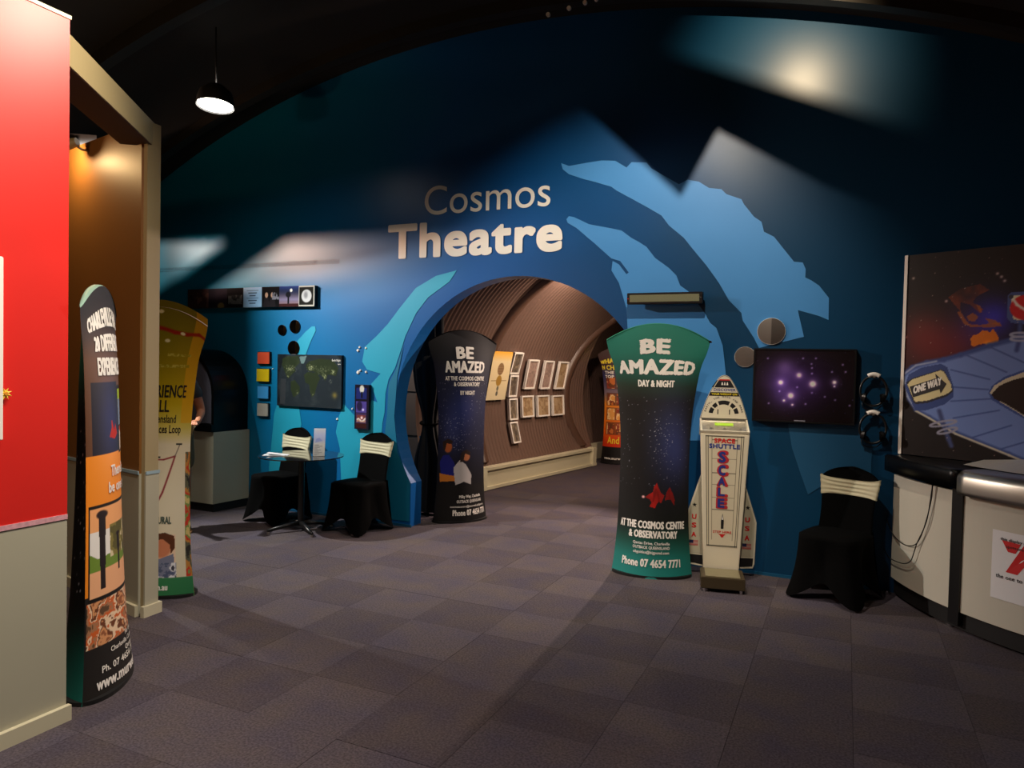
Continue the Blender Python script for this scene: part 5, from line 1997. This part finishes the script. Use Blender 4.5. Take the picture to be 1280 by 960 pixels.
# ------------------------------------------------------------------ space-station picture wall behind the counter
PN_ = Vector((-PD_.y, PD_.x, 0))
if PN_.y > 0:
    PN_ = -PN_
a0 = Vector((.42, 6.08, 0))


def PW2(px, py):
    p = on_plane(px, py, (a0.x, a0.y, 0), (PN_.x, PN_.y, 0))
    return (p - a0).dot(PD_), p.z


br = empty('picture_wall', (a0.x, a0.y, 1.05), 0, 'large printed panel of a blue space station and orange earth behind the counter', 'display panel')


def pf(x, z, o=0.0):
    p = a0 + PD_ * x + PN_ * (.002 + o)
    return (p.x - a0.x, p.y - a0.y, z - 1.05)


S0, S1, Z0, Z1 = -.03, 2.2, 1.05, 2.525
cv = Canvas(S0, S1, Z0, Z1, .0055, (18, 10, 10))


def G(px, py, rpx, c, k=1.0, ry=None):
    x, z = PW2(px, py)
    cv.glow(x, z, rpx / 165.0, c, k, rz=(ry or rpx) / 165.0)


G(1160, 430, 40, (70, 6, 6), 1)
G(1205, 435, 30, (50, 4, 10), .8)
G(1235, 400, 32, (20, 26, 110), 1.0)
G(1245, 395, 16, (20, 20, 90), .7)
G(1150, 410, 22, (30, 20, 14), .8)


def PP(pts, c, al=1.0, crop5=True):
    q = [PW2(1080 + x / 3.31, 290 + y / 3.31) if crop5 else PW2(x, y) for x, y in pts]
    cv.poly(q, c, al)


g = cv.noise(8, 5)
cv.put(cv.inside([PW2(1080 + x / 3.31, 290 + y / 3.31) for x, y in ((350, 270), (400, 235), (480, 215), (520, 240), (470, 265), (450, 290), (495, 320), (480, 335), (440, 300), (400, 290), (400, 330), (375, 300))]) * np.clip(g * 1.6 - .2, 0, 1), (150, 64, 28))
for pts in (((385, 330), (400, 330), (425, 370), (440, 385), (415, 382)), ((425, 350), (450, 335), (475, 350), (460, 370), (435, 368)), ((420, 380), (480, 385), (560, 372), (570, 390), (520, 395), (440, 392)), ((500, 355), (545, 365), (560, 385), (520, 378)), ((465, 300), (480, 305), (490, 335), (478, 330))):
    PP(pts, (176, 96, 40), .75)
PP(((442, 440), (452, 428), (475, 422), (490, 406), (512, 410), (520, 418), (534, 400), (545, 415), (556, 436), (556, 458), (535, 472), (515, 474), (500, 462), (475, 465), (455, 474), (443, 468)), (226, 120, 24))
G(1235, 431, 4, (80, 60, 20), .8)
stn = (112, 136, 196)
outl_ = [(163, 590), (200, 560), (260, 540), (330, 528), (400, 508), (520, 470), (662, 432), (900, 380), (1400, 330), (2200, 330), (2300, 900), (1500, 1010), (900, 1020), (662, 945), (600, 918), (380, 830), (270, 765), (215, 735), (185, 690)]
PP(outl_, stn)
cv.line([PW2(1080 + x / 3.31, 290 + y / 3.31) for x, y in outl_[:10]], .020, (58, 78, 140))
cv.line([PW2(1080 + x / 3.31, 290 + y / 3.31) for x, y in outl_[11:]], .016, (58, 78, 140))
cv.line([PW2(1080 + x / 3.31, 290 + y / 3.31 + 1.5) for x, y in outl_[12:18]], .008, (205, 196, 170))
cv.line([PW2(1080 + x / 3.31, 290 + y / 3.31) for x, y in ((215, 735), (180, 680), (163, 590), (215, 552), (300, 535))], .008, (150, 160, 190))
for l_ in (((420, 508), (590, 580)), ((520, 475), (662, 540)), ((360, 570), (520, 610)), ((350, 640), (515, 652)), ((360, 700), (530, 690)), ((370, 770), (560, 738)), ((450, 850), (610, 800)), ((560, 900), (662, 870))):
    cv.line([PW2(1080 + x / 3.31, 290 + y / 3.31) for x, y in l_], .006, (70, 90, 150))
hole = [PW2(1080 + x / 3.31, 290 + y / 3.31) for x, y in ((515, 665), (530, 635), (580, 600), (662, 570), (900, 530), (1500, 540), (1600, 700), (1300, 830), (900, 830), (662, 772), (580, 725), (530, 695))]
cv.poly(hole, (60, 82, 146))
hole = [PW2(1080 + x / 3.31, 290 + y / 3.31) for x, y in ((522, 665), (540, 635), (590, 606), (662, 580), (900, 545), (1480, 555), (1570, 700), (1290, 815), (900, 815), (662, 762), (590, 718), (540, 690))]
cv.poly(hole, (206, 196, 168))
hole = [PW2(1080 + x / 3.31, 290 + y / 3.31) for x, y in ((526, 672), (560, 636), (610, 614), (662, 600), (900, 570), (1460, 580), (1560, 705), (1290, 810), (900, 810), (662, 758), (590, 714), (540, 690))]
cv.poly(hole, (34, 18, 14))
PP(((168, 640), (185, 590), (240, 560), (320, 545), (345, 560), (372, 640), (372, 680), (330, 715), (250, 740), (212, 738)), (54, 74, 132))
PP(((176, 622), (200, 605), (320, 568), (335, 575), (362, 630), (368, 660), (345, 680), (260, 708), (215, 712), (205, 705)), (40, 40, 54))
PP(((180, 630), (200, 610), (318, 572), (332, 580), (360, 630), (364, 655), (340, 672), (260, 698), (215, 702), (208, 695)), (222, 208, 156))
PP(((192, 640), (300, 606), (296, 590), (338, 628), (318, 664), (314, 648), (204, 680)), (30, 26, 24))
cv.line([PW2(1080 + x / 3.31, 290 + y / 3.31) for x, y in ((312, 740), (330, 800), (350, 855), (362, 885))], .018, (62, 74, 120))
for cx_, cy_, rx in ((328, 792, 54), (345, 822, 40)):
    pts = [PW2(1080 + (cx_ + rx * math.cos(a)) / 3.31, 290 + (cy_ - 9 * math.cos(a) + 9 * math.sin(a)) / 3.31) for a in np.linspace(0, 2 * math.pi, 24)]
    cv.line(pts, .008, (150, 150, 170))
PP(((596, 262), (612, 248), (700, 245), (860, 262), (870, 380), (850, 395), (610, 376), (592, 355)), (70, 88, 144))
PP(((610, 272), (622, 262), (840, 272), (850, 368), (836, 380), (618, 362)), (222, 212, 178))
x_, z_ = PW2(1080 + 662 / 3.31, 290 + 312 / 3.31)
cv.ell(x_ + .02, z_, .10, .085, (204, 30, 36), soft=.04)
cv.line([(x_ - .07, z_ + .07), (x_ - .04, z_ + .02), (x_ + .05, z_ - .05), (x_ + .12, z_ - .06)], .010, (230, 225, 210))
cv.ell(x_ - .075, z_ + .075, .014, .014, (60, 60, 70))
cv.line([PW2(1080 + x / 3.31, 290 + y / 3.31) for x, y in ((646, 385), (644, 440), (632, 490))], .016, (60, 74, 130))
for cy_ in (425, 442):
    pts = [PW2(1080 + (645 + 38 * math.cos(a)) / 3.31, 290 + (cy_ + 8 * math.sin(a)) / 3.31) for a in np.linspace(0, 2 * math.pi, 24)]
    cv.line(pts, .008, (160, 165, 190))
m_ = ~cv.inside([PW2(1080 + x / 3.31, 290 + y / 3.31) for x, y in outl_])
sav = cv.a.copy()
cv.stars(260, 44, c=(190, 170, 160))
cv.a = np.where(m_[..., None], cv.a, sav)
for px, py in ((1183, 376.5), (1132, 421.5), (1247, 342), (1252, 346), (1256, 351), (1142, 348)):
    G(px, py, 1.6, (170, 160, 150), 1)


def pf_np(X, Z):
    return (PD_.x * X + PN_.x * .002, PD_.y * X + PN_.y * .002, Z - 1.05)


cv.mesh('printed_face', pf_np, M['matte_print'], br)
cenx = a0 + PD_ * 1.085 - PN_ * .02
box('board', (cenx.x - a0.x, cenx.y - a0.y, (Z1 - 1.05) / 2), (2.23, .038, Z1 - 1.05), M['black_paint'], br, rz=math.atan2(PD_.y, PD_.x))
ex = a0 + PD_ * (-.04) - PN_ * .015
box('edge_strip', (ex.x - a0.x, ex.y - a0.y, (Z1 - 1.05) / 2), (.022, .05, Z1 - 1.05), M['alu_frame'], br, rz=math.atan2(PD_.y, PD_.x))
q0 = PW2(1080 + 204 / 3.31, 290 + 674 / 3.31)
q1 = PW2(1080 + 322 / 3.31, 290 + 635 / 3.31)
patch('printed_arrow', [PW2(1080 + x / 3.31, 290 + y / 3.31) for x, y in ((190, 640), (300, 604), (295, 586), (342, 628), (318, 668), (313, 650), (204, 684))], lambda x, z: pf(x, z, .0015), M['letter_black'], br)
text('ONE WAY', q0[0], q1[0], q0[1] + .006, .056, lambda x, z: pf(x, z, .002), M['letter_cream'], br, bold=.05, slope=(q1[1] - q0[1]) / (q1[0] - q0[0]))

# ------------------------------------------------------------------ visitor mostly hidden behind the yellow banner
def figure(loc, rz):
    r = empty('person', (*loc, 0), rz, 'person standing behind the yellow banner, only an elbow and sandalled foot showing', 'person')
    J = {'hip': (0, 0, .94, .125), 'waist': (0, .0, 1.08, .115), 'chest': (0, .005, 1.28, .14), 'neck0': (0, .01, 1.43, .075), 'neck': (0, -.005, 1.50, .052),
         'shL': (.165, .01, 1.40, .062), 'elL': (.25, .03, 1.13, .043), 'wrL': (.20, -.18, 1.04, .028), 'hdL': (.17, -.25, 1.05, .030),
         'shR': (-.165, .01, 1.40, .062), 'elR': (-.25, .03, 1.13, .043), 'wrR': (-.18, -.18, 1.08, .028), 'hdR': (-.14, -.25, 1.10, .030),
         'hpL': (.09, 0, .90, .092), 'knL': (.11, -.01, .50, .060), 'anL': (.12, .02, .09, .038), 'baL': (.125, -.09, .045, .036), 'toL': (.13, -.17, .036, .026),
         'hpR': (-.09, 0, .90, .092), 'knR': (-.11, -.01, .50, .060), 'anR': (-.12, .02, .09, .038), 'baR': (-.125, -.09, .045, .036), 'toR': (-.13, -.17, .036, .026)}
    E = [('hip', 'waist'), ('waist', 'chest'), ('chest', 'neck0'), ('neck0', 'neck')]
    for s in 'LR':
        E += [('chest', 'sh' + s), ('sh' + s, 'el' + s), ('el' + s, 'wr' + s), ('wr' + s, 'hd' + s), ('hip', 'hp' + s), ('hp' + s, 'kn' + s), ('kn' + s, 'an' + s), ('an' + s, 'ba' + s), ('ba' + s, 'to' + s)]
    for s, sx in (('L', 1), ('R', -1)):
        h = Vector(J['hd' + s][:3])
        for k, (dx, ln) in enumerate(((.020, .072), (.007, .080), (-.007, .074), (-.020, .060))):
            n1, n2 = f'f{s}{k}a', f'f{s}{k}b'
            J[n1] = (h.x + dx, h.y - ln * .55, h.z - .004, .0095)
            J[n2] = (h.x + dx, h.y - ln, h.z - .022, .008)
            E += [('hd' + s, n1), (n1, n2)]
        J[f'f{s}t'] = (h.x - sx * .042, h.y - .015, h.z + .004, .011)
        J[f'f{s}u'] = (h.x - sx * .052, h.y - .045, h.z - .002, .009)
        E += [('hd' + s, f'f{s}t'), (f'f{s}t', f'f{s}u')]
    names = list(J)

    def skin(name, keys, edges, m, grow=0.0, root='hip'):
        me = bpy.data.meshes.new(name)
        idx = {k: i for i, k in enumerate(keys)}
        me.from_pydata([J[k][:3] for k in keys], [(idx[a], idx[b_]) for a, b_ in edges], [])
        o = link(name, me, m, r)
        md = o.modifiers.new('skin', 'SKIN')
        md.use_smooth_shade = True
        for k, i in idx.items():
            me.skin_vertices[0].data[i].radius = (J[k][3] + grow, J[k][3] + grow)
            me.skin_vertices[0].data[i].use_root = (k == root)
        sb = o.modifiers.new('sub', 'SUBSURF')
        sb.levels = sb.render_levels = 2
        return o
    skin('body', names, E, M['skin'])
    shirt = mat('dark_shirt', rgb(52, 56, 60), .8)
    tk = ['hip', 'waist', 'chest', 'neck0', 'shL', 'shR']
    J['slL'] = (.215, .022, 1.25, .052)
    J['slR'] = (-.215, .022, 1.25, .052)
    skin('shirt', tk + ['slL', 'slR'], [('hip', 'waist'), ('waist', 'chest'), ('chest', 'neck0'), ('chest', 'shL'), ('shL', 'slL'), ('chest', 'shR'), ('shR', 'slR')], shirt, .014)
    J['shoL'], J['shoR'] = (.11, -.01, .56, .07), (-.11, -.01, .56, .07)
    skin('shorts', ['hip', 'hpL', 'shoL', 'hpR', 'shoR'], [('hip', 'hpL'), ('hpL', 'shoL'), ('hip', 'hpR'), ('hpR', 'shoR')], mat('khaki_shorts', rgb(110, 98, 70), .85), .02)
    # head with a face
    bm = bmesh.new()
    bmesh.ops.create_uvsphere(bm, u_segments=32, v_segments=24, radius=1)
    for v_ in bm.verts:
        x, y, z = v_.co
        w = .076 * (1 - .22 * max(0, -z) ** 1.5)
        v_.co = (x * w, y * .096 - (.012 * max(0, -z) if y < 0 else 0), z * .118)
        if y < -.5:
            for ex in (-.32, .32):
                dd_ = (x - ex) ** 2 + (z - .05) ** 2
                v_.co.y += .010 * math.exp(-dd_ / .025)
            v_.co.y -= .022 * math.exp(-(x ** 2) / .012 - ((z + .2) ** 2) / .03)
            v_.co.y -= .006 * math.exp(-(x ** 2) / .06 - ((z + .5) ** 2) / .006)
        v_.co.z += 1.63
    hd = from_bm('head', bm, M['skin'], r, smooth=True)
    for sx in (-1, 1):
        bm = bmesh.new()
        bmesh.ops.create_uvsphere(bm, u_segments=12, v_segments=8, radius=1, matrix=Matrix.Translation((sx * .077, .008, 1.63)) @ Matrix.Diagonal((.010, .020, .032, 1)))
        from_bm('ear', bm, M['skin'], hd, smooth=True)
        bm = bmesh.new()
        bmesh.ops.create_uvsphere(bm, u_segments=12, v_segments=8, radius=.011, matrix=Matrix.Translation((sx * .026, -.080, 1.637)))
        from_bm('eye', bm, M['paper'], hd, smooth=True)
    bm = bmesh.new()
    bmesh.ops.create_uvsphere(bm, u_segments=28, v_segments=18, radius=1)
    bmesh.ops.delete(bm, geom=[v_ for v_ in bm.verts if v_.co.z < -.05 + (-.55 if v_.co.y > .2 else .35 if v_.co.y < -.3 else 0)], context='VERTS')
    for v_ in bm.verts:
        v_.co = (v_.co.x * .083, v_.co.y * .104 + .006, v_.co.z * .124 + 1.636)
    from_bm('hair', bm, mat('brown_hair', rgb(50, 34, 22), .8), r, smooth=True)
    for sx in (-1, 1):
        bm = bmesh.new()
        pts = [(.042, .06), (.030, .078), (-.030, .078), (-.042, .06), (-.036, -.05), (-.046, -.14), (-.034, -.19), (0, -.215), (.034, -.19), (.046, -.14), (.036, -.05)]
        lo = [bm.verts.new((sx * .125 + x, y, .0)) for x, y in pts]
        hi = [bm.verts.new((sx * .125 + x, y, .014)) for x, y in pts]
        bm.faces.new(hi)
        bm.faces.new(lo[::-1])
        for i in range(len(pts)):
            j = (i + 1) % len(pts)
            bm.faces.new((lo[i], lo[j], hi[j], hi[i]))
        th = from_bm('thong_sandal', bm, mat('tan_rubber', rgb(170, 130, 90), .7) if sx < 0 else bpy.data.materials['tan_rubber'], r)
        tube('strap', [(sx * .125 - .036, -.02, .02), (sx * .125 - .026, -.09, .062), (sx * .125, -.15, .055), (sx * .125 + .026, -.09, .062), (sx * .125 + .036, -.02, .02)], .005, M['black_plastic'], th)
    return r


figure((-5.78, 4.84), math.radians(52))

# added unseen plates: their edges shape the hard shadows high on the blue wall
add_blocker((-1.2, 4.2, 4.3), [[(480, -60), (690, 100), (851, 247), (897, 163), (1030, 232), (1330, 340), (1330, -120)]], 0.14, 'light_blocker', 'added unseen black flag hung before the ceiling spotlight over the mural')
add_blocker((-0.45, 4.95, 4.32), [[(640, 10), (885, 84), (1010, 122), (1130, 162), (1400, 260), (1400, 360), (640, 360)]], 0.055, 'light_blocker', 'added unseen black flag under the warm spotlight at the top of the vault', aim=(-0.4, 6.1, 4.4))
add_blocker((-7.35, 3.9, 3.25), [[(150, 303), (285, 303), (360, 302), (600, 289), (950, 270), (950, -150), (150, -150)],
                           [(150, 372), (250, 372), (397, 357), (470, 342), (560, 320), (950, 290), (950, 800), (150, 800)],
                           [(285, 302), (362, 301), (262, 368), (150, 440), (150, 400), (206, 360)]], 0.10, 'light_blocker', 'added unseen black blockers before the low spotlight behind the booth')
add_blocker((-6.75, 4.0, 3.5), [[(60, 392), (250, 378), (397, 357), (480, 340), (570, 318), (640, 262), (760, 200), (900, 150), (900, 60), (60, 60)]], 0.12, 'light_blocker', 'added unseen black flag over the low spotlight aimed at the table', aim=(-2.5, 4.6, 2.2))
add_blocker((-8.1, 4.9, 3.12), [[(100, 303), (285, 303), (360, 302), (600, 289), (700, 280), (700, 90), (100, 90)],
                           [(100, 376), (250, 372), (397, 357), (470, 342), (700, 300), (700, 800), (100, 800)],
                           [(285, 302), (362, 301), (262, 368), (150, 440), (150, 400), (206, 360)]], 0.10, 'light_blocker', 'added unseen black blockers before the added second lamp near the far end of the blue wall')
